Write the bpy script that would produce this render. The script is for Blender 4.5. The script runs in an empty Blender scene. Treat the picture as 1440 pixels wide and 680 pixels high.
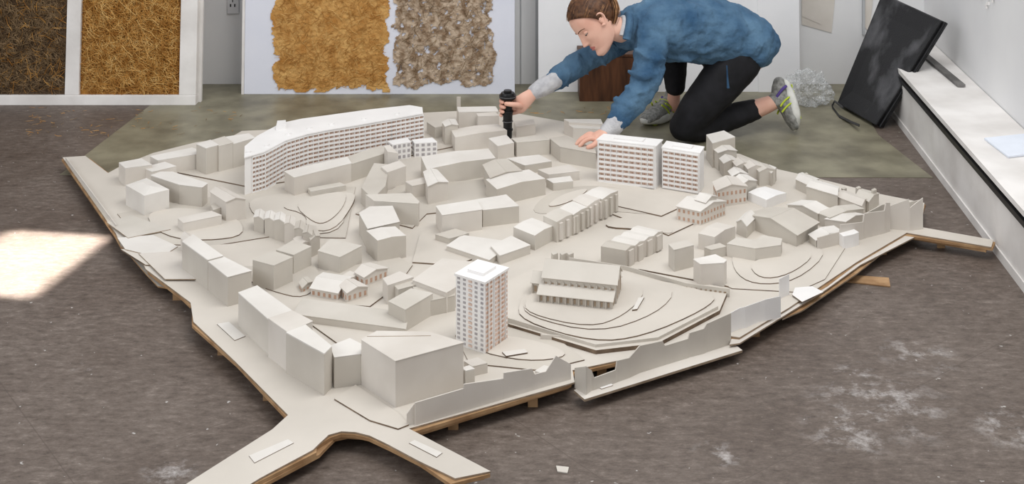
import bpy, bmesh, math, random
from mathutils import Vector, Matrix, noise
random.seed(7)
sc = bpy.context.scene
try:
    sc.view_settings.view_transform = 'Standard'
    sc.view_settings.look = 'None'
except Exception: pass

# ------------------------------------------------------------------ survey helpers
F = 1750.0; HC = 1.6; YH = -350.0      # focal length (px), eye height (m), horizon
def gp(px, py, z=0.0):
    Y = F*(HC-z)/(py-YH)
    return Vector(((px-720)*Y/F, Y, z))
def W(px, py, Y):
    return Vector(((px-720)*Y/F, Y, HC-(py-YH)*Y/F))
def topz(yt, yb, zb):
    return HC-(HC-zb)*(yt-YH)/(yb-YH)

# ------------------------------------------------------------------ materials
def s2l(c):
    r = []
    for v in c:
        v = v/255.0
        r.append(v/12.92 if v <= 0.04045 else ((v+0.055)/1.055)**2.4)
    return (r[0], r[1], r[2], 1)
def mk(name, col, col2=None, scale=8, rough=0.75, bump=0.0, bscale=60, stretch=(1,1,1), detail=6, lo=0.35, hi=0.65, metal=0, spec=0.3, bdist=0.01):
    m = bpy.data.materials.new(name); m.use_nodes = True
    nt = m.node_tree; N = nt.nodes; L = nt.links
    b = N['Principled BSDF']
    b.inputs['Roughness'].default_value = rough
    b.inputs['Metallic'].default_value = metal
    b.inputs['Specular IOR Level'].default_value = spec
    tc = N.new('ShaderNodeTexCoord'); mp = N.new('ShaderNodeMapping')
    mp.inputs['Scale'].default_value = stretch
    L.new(tc.outputs['Object'], mp.inputs['Vector'])
    no = N.new('ShaderNodeTexNoise'); no.inputs['Scale'].default_value = scale; no.inputs['Detail'].default_value = detail
    L.new(mp.outputs['Vector'], no.inputs['Vector'])
    cr = N.new('ShaderNodeValToRGB')
    cr.color_ramp.elements[0].position = lo; cr.color_ramp.elements[1].position = hi
    c1 = s2l(col); c2 = s2l(col2) if col2 else tuple([v*0.93 for v in c1[:3]]+[1])
    cr.color_ramp.elements[0].color = c2; cr.color_ramp.elements[1].color = c1
    L.new(no.outputs['Fac'], cr.inputs['Fac']); L.new(cr.outputs['Color'], b.inputs['Base Color'])
    if bump > 0:
        n2 = N.new('ShaderNodeTexNoise'); n2.inputs['Scale'].default_value = bscale; n2.inputs['Detail'].default_value = 5
        L.new(mp.outputs['Vector'], n2.inputs['Vector'])
        bp = N.new('ShaderNodeBump'); bp.inputs['Strength'].default_value = bump; bp.inputs['Distance'].default_value = bdist
        L.new(n2.outputs['Fac'], bp.inputs['Height']); L.new(bp.outputs['Normal'], b.inputs['Normal'])
    return m
CARD = [mk('grey_card_a', (210,204,195), (198,192,182), 6), mk('grey_card_b', (202,196,186), (191,184,174), 6),
        mk('grey_card_c', (217,211,203), (205,198,189), 6)]
CARD_L = mk('grey_card_light', (226,222,216), (214,209,202), 6)
EDGE = mk('burnt_card_edge', (128,110,92), (96,80,66), 30)
EDGE2 = mk('card_edge_light', (168,150,130), (140,122,102), 30)
BROWN = mk('corrugated_cardboard', (180,146,108), (148,114,80), 20)
WHITE = mk('white_card', (240,238,236), (232,230,228), 6, rough=0.6)
PINK = mk('laser_cut_ply', (230,210,198), (212,186,170), 60)
WIN = mk('window_grey', (182,178,178), (158,154,156), 40)
WINB = mk('window_brown', (178,144,122), (198,166,146), 60)
GROUND = mk('card_ground', (213,206,196), (200,193,183), 3)
GROUND2 = mk('card_ground_dark', (204,197,186), (193,186,176), 4)
WALL = mk('wall_paint', (234,234,234), (226,226,227), 2, rough=0.6, bump=0.05, bscale=30)
BOARDW = mk('white_board_paint', (240,240,242), (232,233,236), 3, rough=0.5)
LAV = mk('lavender_white_board', (228,230,240), (219,222,234), 3, rough=0.55)
FRAMEW = mk('painted_timber', (238,235,232), (218,214,210), 5, rough=0.6, bump=0.1, bscale=25)
BLACKP = mk('black_portfolio_cloth', (118,118,122), (34,34,36), 7, rough=0.5, bump=0.2, bscale=200, lo=0.54, hi=0.86, detail=10, stretch=(1,1,0.6))
BLACK = mk('black_plastic', (18,18,20), (28,28,30), 20, rough=0.35)
WOOD = mk('dark_wood', (92,58,38), (58,36,24), 6, rough=0.5, stretch=(8,8,1))
STRAWO = mk('straw_gold', (206,156,84), (160,108,46), 30, rough=0.6)
STRAWO2 = mk('straw_pale', (230,194,128), (198,150,80), 30, rough=0.6)
STRAWB = mk('straw_brown', (156,130,96), (104,82,56), 30, rough=0.7)
STRAWB2 = mk('straw_umber', (122,100,74), (80,62,44), 30, rough=0.7)
OCHRE = mk('ochre_clay', (216,172,106), (176,122,58), 16, rough=0.85, bump=0.8, bscale=90, lo=0.3, hi=0.7, detail=10)
TAUPE = mk('taupe_clay', (196,176,154), (142,118,94), 30, rough=0.85, bump=0.8, bscale=90, lo=0.38, hi=0.6, detail=10)

# ------------------------------------------------------------------ mesh helpers
def newobj(name, bm, mats, parent=None, smooth=False, recalc=True):
    if recalc: bmesh.ops.recalc_face_normals(bm, faces=bm.faces)
    me = bpy.data.meshes.new(name); bm.to_mesh(me); bm.free()
    for m in (mats if isinstance(mats, (list, tuple)) else [mats]): me.materials.append(m)
    if smooth:
        for p in me.polygons: p.use_smooth = True
    o = bpy.data.objects.new(name, me); sc.collection.objects.link(o)
    if parent: o.parent = parent
    return o
def empty(name):
    o = bpy.data.objects.new(name, None); sc.collection.objects.link(o); o.empty_display_size = 0.1
    return o
def add_prism(bm, pts, z0, z1, mi_top=0, mi_side=0):
    lo = [bm.verts.new((p[0], p[1], z0)) for p in pts]
    hi = [bm.verts.new((p[0], p[1], z1)) for p in pts]
    f = bm.faces.new(hi); f.material_index = mi_top
    f = bm.faces.new(lo[::-1]); f.material_index = mi_side
    n = len(pts)
    for i in range(n):
        f = bm.faces.new((lo[i], lo[(i+1)%n], hi[(i+1)%n], hi[i])); f.material_index = mi_side
def add_box(bm, o, ux, uy, uz, mi=0):
    v = []
    for c in ((0,0,0),(1,0,0),(1,1,0),(0,1,0),(0,0,1),(1,0,1),(1,1,1),(0,1,1)):
        v.append(bm.verts.new(o+ux*c[0]+uy*c[1]+uz*c[2]))
    for q in ((0,3,2,1),(4,5,6,7),(0,1,5,4),(1,2,6,5),(2,3,7,6),(3,0,4,7)):
        f = bm.faces.new([v[i] for i in q]); f.material_index = mi
def bx(bm, x0,x1,y0,y1,z0,z1, mi=0):
    add_box(bm, Vector((x0,y0,z0)), Vector((x1-x0,0,0)), Vector((0,y1-y0,0)), Vector((0,0,z1-z0)), mi)
def bevel(o, w=0.003, s=2):
    m = o.modifiers.new('bev', 'BEVEL'); m.width = w; m.segments = s; m.limit_method = 'ANGLE'
def quadslab(bm, a,b,c,d,n,t,mi=0):
    f0=[bm.verts.new(x) for x in (a,b,c,d)]; f1=[bm.verts.new(x+n*t) for x in (a,b,c,d)]
    for q in (f0[::-1], f1):
        f=bm.faces.new(q); f.material_index=mi
    for i in range(4):
        f=bm.faces.new((f0[i],f0[(i+1)%4],f1[(i+1)%4],f1[i])); f.material_index=mi
def tube(name, pts, r, mat, parent=None, res=3, closed=False):
    cu = bpy.data.curves.new(name,'CURVE'); cu.dimensions='3D'; cu.bevel_depth=1.0; cu.bevel_resolution=res; cu.use_fill_caps=True
    sp = cu.splines.new('NURBS' if len(pts)>2 else 'POLY'); sp.points.add(len(pts)-1)
    if len(pts)>2: sp.order_u=min(4,len(pts)); sp.use_endpoint_u=True
    rr = r if isinstance(r,(list,tuple)) else [r]*len(pts)
    for i,p in enumerate(pts): sp.points[i].co=(p[0],p[1],p[2],1); sp.points[i].radius=rr[i]
    cu.materials.append(mat); o=bpy.data.objects.new(name,cu); sc.collection.objects.link(o)
    if parent: o.parent=parent
    return o

# ------------------------------------------------------------------ room
def floor_mat():
    m = bpy.data.materials.new('worn_brown_lino'); m.use_nodes = True
    nt = m.node_tree; N = nt.nodes; L = nt.links; b = N['Principled BSDF']
    b.inputs['Specular IOR Level'].default_value = 0.4
    tc = N.new('ShaderNodeTexCoord')
    mp = N.new('ShaderNodeMapping'); mp.inputs['Scale'].default_value = (1,2.2,1); mp.inputs['Rotation'].default_value = (0,0,0.12)
    L.new(tc.outputs['Object'], mp.inputs['Vector'])
    def nz(sc_, det, vec, rough=0.6):
        n = N.new('ShaderNodeTexNoise'); n.inputs['Scale'].default_value = sc_; n.inputs['Detail'].default_value = det
        n.inputs['Roughness'].default_value = rough
        L.new(vec, n.inputs['Vector']); return n.outputs['Fac']
    def ramp(fac, stops):
        r = N.new('ShaderNodeValToRGB'); e = r.color_ramp.elements
        e[0].position, e[0].color = stops[0]; e[1].position, e[1].color = stops[-1]
        for s in stops[1:-1]:
            x = e.new(s[0]); x.color = s[1]
        L.new(fac, r.inputs['Fac']); return r.outputs['Color']
    def mix(f, a, c, mode='MIX'):
        x = N.new('ShaderNodeMix'); x.data_type = 'RGBA'; x.blend_type = mode
        if isinstance(f, float): x.inputs[0].default_value = f
        else: L.new(f, x.inputs[0])
        for s, v in ((6,a),(7,c)):
            if isinstance(v, tuple): x.inputs[s].default_value = v
            else: L.new(v, x.inputs[s])
        return x.outputs[2]
    n1 = nz(22, 14, mp.outputs['Vector'], 0.85)
    base = ramp(n1, [(0.36, s2l((70,60,53))), (0.46, s2l((103,92,84))), (0.54, s2l((117,106,98))), (0.66, s2l((156,145,136)))])
    n2 = nz(2.2, 6, tc.outputs['Object'], 0.65)
    big = ramp(n2, [(0.35, s2l((214,208,204))), (0.65, s2l((255,255,255)))])
    c = mix(1.0, base, big, 'MULTIPLY')
    mp2 = N.new('ShaderNodeMapping'); mp2.inputs['Rotation'].default_value = (0,0,math.radians(52))
    L.new(tc.outputs['Object'], mp2.inputs['Vector'])
    br = N.new('ShaderNodeTexBrick'); br.inputs['Scale'].default_value = 1.0
    br.inputs['Mortar Size'].default_value = 0.0016; br.inputs['Brick Width'].default_value = 0.92; br.inputs['Row Height'].default_value = 0.92
    br.offset = 0.0; br.inputs['Mortar Smooth'].default_value = 0.2
    L.new(mp2.outputs['Vector'], br.inputs['Vector'])
    hm = N.new('ShaderNodeMath'); hm.operation='MULTIPLY'; hm.inputs[1].default_value=0.6; L.new(br.outputs['Fac'], hm.inputs[0])
    c = mix(hm.outputs[0], c, s2l((84,73,66)))
    sp = nz(42, 2, tc.outputs['Object'])
    spm = ramp(sp, [(0.715, (0,0,0,1)), (0.735, (0.7,0.7,0.7,1))])
    c = mix(spm, c, s2l((200,197,194)))
    st = nz(14, 10, tc.outputs['Object'], 0.75)
    stm = ramp(st, [(0.50, (0,0,0,1)), (0.66, (0.7,0.7,0.7,1))])
    tot = None
    for (px,py,r) in ((1195,605,0.13),(1425,600,0.13),(1240,570,0.2),(1010,640,0.07),(240,665,0.08),(1290,500,0.12),(1205,530,0.1),(120,515,0.04)):
        p = gp(px,py)
        d = N.new('ShaderNodeVectorMath'); d.operation = 'DISTANCE'; d.inputs[1].default_value = (p.x,p.y,0)
        L.new(tc.outputs['Object'], d.inputs[0])
        mr = N.new('ShaderNodeMapRange'); mr.inputs['From Min'].default_value = r; mr.inputs['From Max'].default_value = r*0.3
        L.new(d.outputs['Value'], mr.inputs['Value'])
        if tot is None: tot = mr.outputs['Result']
        else:
            a = N.new('ShaderNodeMath'); a.operation = 'MAXIMUM'; L.new(tot, a.inputs[0]); L.new(mr.outputs['Result'], a.inputs[1]); tot = a.outputs[0]
    mu = N.new('ShaderNodeMath'); mu.operation = 'MULTIPLY'; L.new(tot, mu.inputs[0]); L.new(stm, mu.inputs[1])
    c = mix(mu.outputs[0], c, s2l((206,202,200)))
    L.new(c, b.inputs['Base Color'])
    rr = N.new('ShaderNodeMapRange'); rr.inputs['To Min'].default_value = 0.42; rr.inputs['To Max'].default_value = 0.62
    L.new(n2, rr.inputs['Value']); L.new(rr.outputs['Result'], b.inputs['Roughness'])
    bp = N.new('ShaderNodeBump'); bp.inputs['Strength'].default_value = 0.1; bp.inputs['Distance'].default_value = 0.003
    L.new(n1, bp.inputs['Height']); L.new(bp.outputs['Normal'], b.inputs['Normal'])
    return m
FL = floor_mat()
OLIVE = mk('olive_lino', (144,139,118), (112,107,90), 7, rough=0.42, detail=12, spec=0.35, bump=0.05)
YB = 5.98
def wx(y): return 1.98 + (y-YB)*0.09
def lx(y): return 1.672 + (y-5.49)*0.085
bm = bmesh.new(); bx(bm, -4.5,3.5,-1.5,YB+0.1,-0.1,0.0)
floor = newobj('floor', bm, FL)
bm = bmesh.new()
add_prism(bm, [gp(250,118.5)[:2], gp(1195,118.5)[:2], gp(1235,190)[:2], gp(1312,250)[:2], gp(84,246)[:2]], -0.002, 0.0015)
newobj('olive_floor_sheet', bm, OLIVE, floor)
bm = bmesh.new(); bx(bm, -4.5,2.2,YB,YB+0.1,0,2.9)
wb = newobj('wall_back', bm, WALL)
bm = bmesh.new()
add_prism(bm, [(wx(-1.5),-1.5),(wx(-1.5)+0.1,-1.5),(wx(YB)+0.1,YB),(wx(YB),YB)], 0, 2.9)
newobj('wall_right', bm, WALL)
bm = bmesh.new()
y0, y1 = -1.5, YB-0.005
add_prism(bm, [(lx(y0),y0),(wx(y0)-0.002,y0),(wx(y1)-0.002,y1),(lx(y1),y1)], 0, 0.205)
add_prism(bm, [(lx(y0)-0.004,y0),(wx(y0)-0.003,y0),(wx(y1)-0.003,y1),(lx(y1)-0.004,y1)], 0.222, 0.24)
add_prism(bm, [(lx(y0)+0.012,y0),(wx(y0)-0.004,y0),(wx(y1)-0.004,y1),(lx(y1)+0.012,y1)], 0.204, 0.223, 1, 1)
add_prism(bm, [(lx(y0)-0.008,y0),(lx(y0)+0.01,y0),(lx(y1)+0.01,y1),(lx(y1)-0.008,y1)], 0.194, 0.212, 1, 1)
newobj('trim_1', bm, [FRAMEW, BLACK])
bm = bmesh.new()
add_prism(bm, [(lx(y0)-0.006,y0),(lx(y0)-0.0005,y0),(lx(y1)-0.0005,y1),(lx(y1)-0.006,y1)], 0, 0.03)
newobj('baseboard_right', bm, FRAMEW)
s = empty('wall_socket')
bm = bmesh.new(); c = W(328,6,YB)
bx(bm, c.x-0.028,c.x+0.03,YB-0.012,YB-0.0005,c.z-0.045,c.z+0.12)
o = newobj('plate', bm, mk('socket_plastic',(214,214,216)), s); bevel(o,0.004)
bm = bmesh.new()
for dz in (0.0, 0.05):
    for dx in (-0.01, 0.01): bx(bm, c.x+dx-0.003, c.x+dx+0.003, YB-0.0135, YB-0.0115, c.z-0.01+dz, c.z+0.004+dz)
    bx(bm, c.x-0.002, c.x+0.002, YB-0.0135, YB-0.0115, c.z+0.012+dz, c.z+0.024+dz)
newobj('pin_slots', bm, BLACK, s)
bm = bmesh.new()
for px,w in ((732,0.004),(753,0.012)):
    x = W(px,60,YB).x; bx(bm, x, x+w, YB-0.008, YB-0.0005, 0.0, 2.6)
x = W(1212,60,YB).x; bx(bm, x, x+0.012, YB-0.012, YB-0.0005, 0.24, 2.6)
newobj('trim_2', bm, [mk('trim_grey',(186,188,190))])

# ------------------------------------------------------------------ straw
def strands(bm, n, region, ln=(0.03,0.09), w=0.0011, mis=(0,), th=0.006):
    for i in range(n):
        p, tu, tv, nn = region(random.random(), random.random())
        a = random.uniform(0, math.pi)
        d = tu*math.cos(a)+tv*math.sin(a); s_ = nn.cross(d)
        L_ = random.uniform(*ln); lift = random.uniform(0.0005, th); bend = random.uniform(-0.18,0.18)*L_
        k = random.choice(mis); ww = w*random.uniform(0.6,1.6)
        pr = []
        for t in (0,0.5,1):
            q = p + d*(t-0.5)*L_ + s_*(bend*(1-(2*t-1)**2)) + nn*(lift+random.uniform(0,0.003))
            pr.append((bm.verts.new(q-s_*ww), bm.verts.new(q+nn*ww*1.3), bm.verts.new(q+s_*ww)))
        for j in range(2):
            for a_, b_ in ((0,1),(1,2)):
                f = bm.faces.new((pr[j][a_], pr[j][b_], pr[j+1][b_], pr[j+1][a_])); f.material_index = k
fr = empty('framed_straw_panel')
Yf = 5.62
def lean(o_, y_, ang):
    o_.location = (0, y_, 0); o_.rotation_euler = (ang,0,0)
XL = -3.15
xs = [XL, XL+0.07, 0, W(90,140,Yf).x, W(110,140,Yf).x, W(251,140,Yf).x, W(275,140,Yf).x]
H1 = 1.05; bz = 0.045
bm = bmesh.new()
bx(bm, XL, xs[6], 0.0, 0.05, 0.0, bz)
bx(bm, XL, xs[6], 0.0, 0.05, H1-0.05, H1)
bx(bm, XL, XL+0.07, 0.0, 0.05, bz, H1-0.05)
bx(bm, xs[3], xs[4], 0.002, 0.05, bz, H1-0.05)
bx(bm, xs[5], xs[6], 0.002, 0.05, bz, H1-0.05)
bx(bm, xs[5]+0.02, xs[6]+0.012, 0.05, 0.075, 0.0, H1)
o = newobj('timber_frame', bm, FRAMEW, fr); lean(o, Yf, -0.08); bevel(o,0.003)
A90 = mk('straw_bed_dark',(104,82,58),(70,54,38),40,bump=0.8); A91 = mk('straw_bed_gold',(176,124,56),(130,84,32),40,bump=0.8)
def reg(x0,x1,z0,z1,y):
    return lambda u,v: (Vector((x0+(x1-x0)*u, y, z0+(z1-z0)*v)), Vector((1,0,0)), Vector((0,0,1)), Vector((0,-1,0)))
for nm, x0, x1, bed, mm, n in (('dark_straw_infill', XL+0.07, xs[3], A90, [STRAWB,STRAWB2,STRAWO], 13000), ('gold_straw_infill', xs[4], xs[5], A91, [STRAWO,STRAWO2], 8500)):
    bm = bmesh.new(); bx(bm, x0, x1, 0.022, 0.045, bz, H1-0.05, 0)
    ch = [1,1,1,1,2,2,2,3] if len(mm) == 3 else [1,1,2]
    strands(bm, n, reg(x0+0.02,x1-0.02,bz+0.02,H1-0.07,0.022), (0.02,0.08), 0.0009, ch, 0.012)
    o = newobj(nm, bm, [bed]+mm, fr, recalc=False); lean(o, Yf, -0.08)
cb = empty('clay_plaster_sample_board')
Yc = 5.8
x0 = W(343,133,Yc).x; x1 = W(724,133,Yc).x
bm = bmesh.new(); bx(bm, x0, x1, 0, 0.04, 0, 1.2)
o = newobj('board', bm, LAV, cb); lean(o, Yc, -0.06); bevel(o,0.003)
bm = bmesh.new(); bx(bm, x0-0.012, x0, -0.002, 0.045, 0, 1.2)
o = newobj('edge_strip', bm, FRAMEW, cb); lean(o, Yc, -0.06)
def patch(name, pl, pr, pb, pt, mat, seed, straw, rag, nstraw):
    bm = bmesh.new(); xl = W(pl,60,Yc).x; xr = W(pr,60,Yc).x; zb = W(500,pb,Yc).z; zt = pt
    step = 0.005; nx = int((xr-xl)/step); nz_ = int((zt-zb)/step); V = {}
    def inside(x,z):
        d = min(x-xl, xr-x, z-zb)
        n = noise.fractal(Vector((x*14,z*14,seed)),1.0,2.0,6)
        return d + n*rag > 0.012
    def holes(x,z):
        if not straw[1]: return False
        return noise.fractal(Vector((x*34,z*34,seed+5)),0.8,2.0,5) > straw[1]
    def vert(i,j):
        if (i,j) not in V:
            x = xl+i*step; z = zb+j*step
            h = 0.005+0.0028*noise.fractal(Vector((x*50,z*50,seed)),1.0,2.0,5)
            V[(i,j)] = bm.verts.new((x,-max(h,0.002),z))
        return V[(i,j)]
    for i in range(-4,nx+4):
        for j in range(-4,nz_):
            x = xl+(i+.5)*step; z = zb+(j+.5)*step
            if z > 0.01 and inside(x,z) and not holes(x,z):
                bm.faces.new((vert(i,j),vert(i+1,j),vert(i+1,j+1),vert(i,j+1)))
    bmesh.ops.recalc_face_normals(bm, faces=bm.faces)
    bd = [e for e in bm.edges if e.is_boundary]
    r = bmesh.ops.extrude_edge_only(bm, edges=bd)
    for v in r['geom']:
        if isinstance(v, bmesh.types.BMVert): v.co.y = 0.0
    strands(bm, nstraw, reg(xl+0.03,xr-0.03,zb+0.03,zt-0.02,-0.005), (0.012,0.05), 0.0007, (1,1,2), 0.004)
    o = newobj(name, bm, [mat]+straw[0], cb, recalc=False); lean(o, Yc, -0.06)
patch('ochre_straw_plaster', 381, 547, 131, 1.1, OCHRE, 3, ([STRAWO,STRAWO2],0), 0.045, 2600)
patch('taupe_straw_plaster', 551, 697, 121, 1.1, TAUPE, 9, ([STRAWB,TAUPE],0.46), 0.03, 1300)

bm = bmesh.new(); Yw = 5.84
xa = W(757,130,Yw).x; xb = W(1125,130,Yw).x
bx(bm, xa, xb, 0, 0.02, 0.0, 1.3)
bx(bm, W(1066,0,Yw).x, xb, -0.006, 0, 0.0, 1.3)
o = newobj('white_display_board', bm, BOARDW); lean(o, Yw, -0.05); bevel(o,0.002)
pc = empty('pinned_card_sheets')
for (a,b_,c_,d_,dy) in ((1127,1160,-60,34,0.004),(1127,1175,-70,46,0.002),(1213,1228,-60,46,0.003)):
    p = W(a,c_,YB); q = W(b_,d_,YB); bm = bmesh.new()
    vs = [(p.x,p.z),(q.x+0.02,p.z),(q.x-0.02,q.z),(p.x,q.z+0.04)]
    f0 = [bm.verts.new((v[0],YB-dy-0.0015,v[1])) for v in vs]; f1 = [bm.verts.new((v[0],YB-dy,v[1])) for v in vs]
    bm.faces.new(f0); bm.faces.new(f1[::-1])
    for i in range(4): bm.faces.new((f0[i],f0[(i+1)%4],f1[(i+1)%4],f1[i]))
    newobj('sheet', bm, CARD[2], pc)
bm = bmesh.new(); p = gp(815,143); q = gp(878,143)
bx(bm, p.x, q.x+0.05, p.y, p.y+0.02, 0, 0.205); bx(bm, p.x, q.x+0.05, p.y+0.14, p.y+0.16, 0, 0.205)
bx(bm, p.x, p.x+0.015, p.y+0.02, p.y+0.14, 0, 0.205); bx(bm, q.x+0.035, q.x+0.05, p.y+0.02, p.y+0.14, 0, 0.205)
bx(bm, p.x-0.004, q.x+0.054, p.y-0.004, p.y+0.164, 0.205, 0.218)
o = newobj('wooden_box', bm, WOOD); bevel(o,0.002)

# ------------------------------------------------------------------ portfolio, bag, bits on ledge
pf = empty('black_portfolio_case')
B0 = gp(1180,150); B1 = gp(1234,181)
T0 = W(1243,-8,B0.y); T1 = W(1326,30,B1.y)
u = (B1-B0); v = (T0-B0); nrm = u.cross(v).normalized()
if nrm.x > 0: nrm = -nrm
bm = bmesh.new()
lift = Vector((0,0,0.012))
quadslab(bm, B0+lift, B1+lift, T1, T0, nrm, 0.012)
quadslab(bm, B0+lift-nrm*0.032, B1+lift-nrm*0.032, T1-nrm*0.03, T0-nrm*0.03, nrm, 0.012)
quadslab(bm, B0+lift-nrm*0.021+u*0.02, B1+lift-nrm*0.021-u*0.02, T1-nrm*0.021-u*0.02, T0-nrm*0.021+u*0.02, nrm, 0.022)
o = newobj('covers', bm, BLACKP, pf); bevel(o,0.005,3)
bm=bmesh.new(); sp_=[gp(1208,176,0.03), gp(1196,171,0.012), gp(1180,163,0.006), gp(1170,150,0.006), gp(1174,143,0.018), gp(1186,152,0.03)]
prev=None
for p_ in sp_:
    a=bm.verts.new(p_+Vector((-0.004,-0.012,0))); b_=bm.verts.new(p_+Vector((0.004,0.012,0.002)))
    if prev: bm.faces.new((prev[0],prev[1],b_,a))
    prev=(a,b_)
o=newobj('carry_strap',bm,BLACK,pf); so=o.modifiers.new('s','SOLIDIFY'); so.thickness=0.004
tube('spine_zip', [B1+lift-nrm*0.01+u.normalized()*0.004, T1-nrm*0.01+u.normalized()*0.004], 0.006, BLACK, pf)
def bag_mat():
    m = bpy.data.materials.new('clear_polythene'); m.use_nodes=True; N=m.node_tree.nodes; L=m.node_tree.links
    b=N['Principled BSDF']; b.inputs['Base Color'].default_value=(0.72,0.74,0.75,1); b.inputs['Roughness'].default_value=0.15
    tr=N.new('ShaderNodeBsdfTransparent'); mx=N.new('ShaderNodeMixShader')
    lw=N.new('ShaderNodeTexNoise'); lw.inputs['Scale'].default_value=30
    r=N.new('ShaderNodeMapRange'); r.inputs['From Min'].default_value=0.35; r.inputs['From Max'].default_value=0.7; r.inputs['To Min'].default_value=0.12; r.inputs['To Max'].default_value=0.6
    L.new(lw.outputs['Fac'],r.inputs['Value']); L.new(r.outputs['Result'],mx.inputs['Fac'])
    L.new(tr.outputs[0],mx.inputs[1]); L.new(b.outputs[0],mx.inputs[2]); L.new(mx.outputs[0],N['Material Output'].inputs['Surface'])
    return m
bm = bmesh.new(); bmesh.ops.create_icosphere(bm, subdivisions=5, radius=1)
c = gp(1140,150)
for v_ in bm.verts:
    n = noise.fractal(v_.co*2.6,1.0,2.0,4); d=1+0.42*n
    v_.co = Vector((v_.co.x*0.092*d, v_.co.y*0.06*d, max(-0.06, v_.co.z*0.085*d)))
o = newobj('plastic_bag', bm, bag_mat()); o.location=(c.x,c.y+0.03,0.0635)
bm = bmesh.new()
a = gp(1292,72,0.243); b_ = gp(1352,122,0.243)
d = (b_-a).normalized(); s_ = Vector((-d.y,d.x,0))*0.016
quadslab(bm, a-s_, b_-s_, b_+s_, a+s_, Vector((0,0,1)), 0.01)
o = newobj('grey_metal_strip', bm, mk('strip_grey',(120,118,116),(90,88,86)))
bm = bmesh.new()
pp = [gp(1384,196,0.2415), gp(1440,190,0.2415), gp(1475,215,0.2415), gp(1418,222,0.2415)]
quadslab(bm, *pp, Vector((0,0,1)), 0.006)
newobj('paper_stack', bm, mk('paper_white',(228,234,244)))
bm = bmesh.new()
for yy,zz in ((4.98,0.62),(4.9,0.6),(4.82,0.64)):
    x = wx(yy)-0.003
    for k in range(6):
        add_box(bm, Vector((x-0.004,yy+0.006*k,zz+0.02*math.sin(k*1.1))), Vector((0.006,0,0)), Vector((0,0.008,0)), Vector((0,0,0.01)))
newobj('wall_filler_marks', bm, WHITE)
bm = bmesh.new()
def fl(u,v):
    p = gp(40+u*u*300, 152+v*40) if random.random()<0.8 else gp(700+u*200,150+v*12)
    return (Vector((p.x,p.y,0.001)), Vector((1,0,0)), Vector((0,1,0)), Vector((0,0,1)))
strands(bm, 120, fl, (0.012,0.04), 0.0007, (0,1), 0.002)
newobj('loose_straw', bm, [STRAWO,STRAWB], recalc=False)

# ================================================================== CITY MODEL
ZB = 0.045
city = empty('architectural_site_model')
outline = [(88,221),(120,219),(152,243),(172,232),(215,215),(275,200),(345,190),(400,176),(500,166),(600,158),(640,156),(720,158),(800,172),(860,186),(960,209),(1040,216),(1095,238),(1140,248),(1235,272),(1300,285),(1298,300),(1290,318),(1397,337),(1394,347),(1275,327),(1205,368),(1160,398),(1110,432),(1040,474),(1000,468),(900,500),(805,520),(808,537),(575,602),(690,662),(640,672),(590,648),(545,624),(520,612),(500,607),(480,606),(462,611),(448,624),(440,632),(365,672),(320,700),(230,700),(383,603),(405,583),(330,507),(272,452),(268,425),(205,378),(198,362),(170,345),(163,328)]
top = [gp(x,y,ZB) for x,y in outline]
bm = bmesh.new(); add_prism(bm, [p[:2] for p in top], ZB-0.004, ZB, 0, 1)
newobj('base_card', bm, [GROUND, EDGE2], city)
cx = sum(p.x for p in top)/len(top); cy = sum(p.y for p in top)/len(top)
bm = bmesh.new(); und=[]; und2=[]
for p in top:
    und.append((p.x+0.010*random.uniform(-0.4,1)*(1 if p.x<cx else -1), p.y-random.uniform(0.0,0.014)))
    und2.append((p.x+0.014*(1 if p.x<cx else -1), p.y+random.uniform(0.0,0.012)))
add_prism(bm, und, ZB-0.012, ZB-0.0045)
add_prism(bm, und2, ZB-0.020, ZB-0.0125)
newobj('cardboard_underlay', bm, BROWN, city)
bm = bmesh.new()
n = len(top)
def inpoly(x,y,poly):
    r=False; j=len(poly)-1
    for i in range(len(poly)):
        xi,yi=poly[i][0],poly[i][1]; xj,yj=poly[j][0],poly[j][1]
        if (yi>y)!=(yj>y) and x<(xj-xi)*(y-yi)/(yj-yi)+xi: r=not r
        j=i
    return r
for i in range(n):
    a=top[i]; b_=top[(i+1)%n]; L_=(b_-a).length
    k=int(L_/0.16)
    for j in range(k):
        p=a.lerp(b_,(j+0.5)/k); q=p.lerp(Vector((cx,cy,ZB)),0.03)
        if inpoly(q.x,q.y,und): bx(bm,q.x-0.012,q.x+0.012,q.y-0.004,q.y+0.004,0,ZB-0.0195)
gx=-1.8
while gx<1.7:
    gy=2.7
    while gy<5.7:
        if inpoly(gx,gy,und) and inpoly(gx+.03,gy+.03,und): bx(bm,gx-0.012,gx+0.012,gy-0.004,gy+0.004,0,ZB-0.0195)
        gy+=0.28
    gx+=0.28
newobj('support_ribs', bm, BROWN, city)

lc=[0]
def layer(name, pts, k, mat=None, dz=0.0026):
    lc[0]+=1; eps=0.0002*(lc[0]%9)
    bm=bmesh.new(); z1=ZB+dz*k+eps
    P=[gp(x,y,z1) for x,y in pts]
    add_prism(bm,[p[:2] for p in P], ZB-0.001, z1, 0, 1)
    newobj(name,bm,[mat or random.choice([GROUND,GROUND2]),EDGE],city)
def smoothpts(pts, it=2):
    for _ in range(it):
        q=[]
        for i in range(len(pts)):
            a=pts[i]; b_=pts[(i+1)%len(pts)]
            q.append((a[0]*.75+b_[0]*.25,a[1]*.75+b_[1]*.25)); q.append((a[0]*.25+b_[0]*.75,a[1]*.25+b_[1]*.75))
        pts=q
    return pts
layer('contour', [(165,300),(262,282),(350,268),(500,262),(486,334),(380,332),(300,345),(200,342)],1,GROUND2)
layer('contour', smoothpts([(350,275),(470,268),(490,282),(478,330),(395,325),(352,300)]),2,GROUND)
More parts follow.
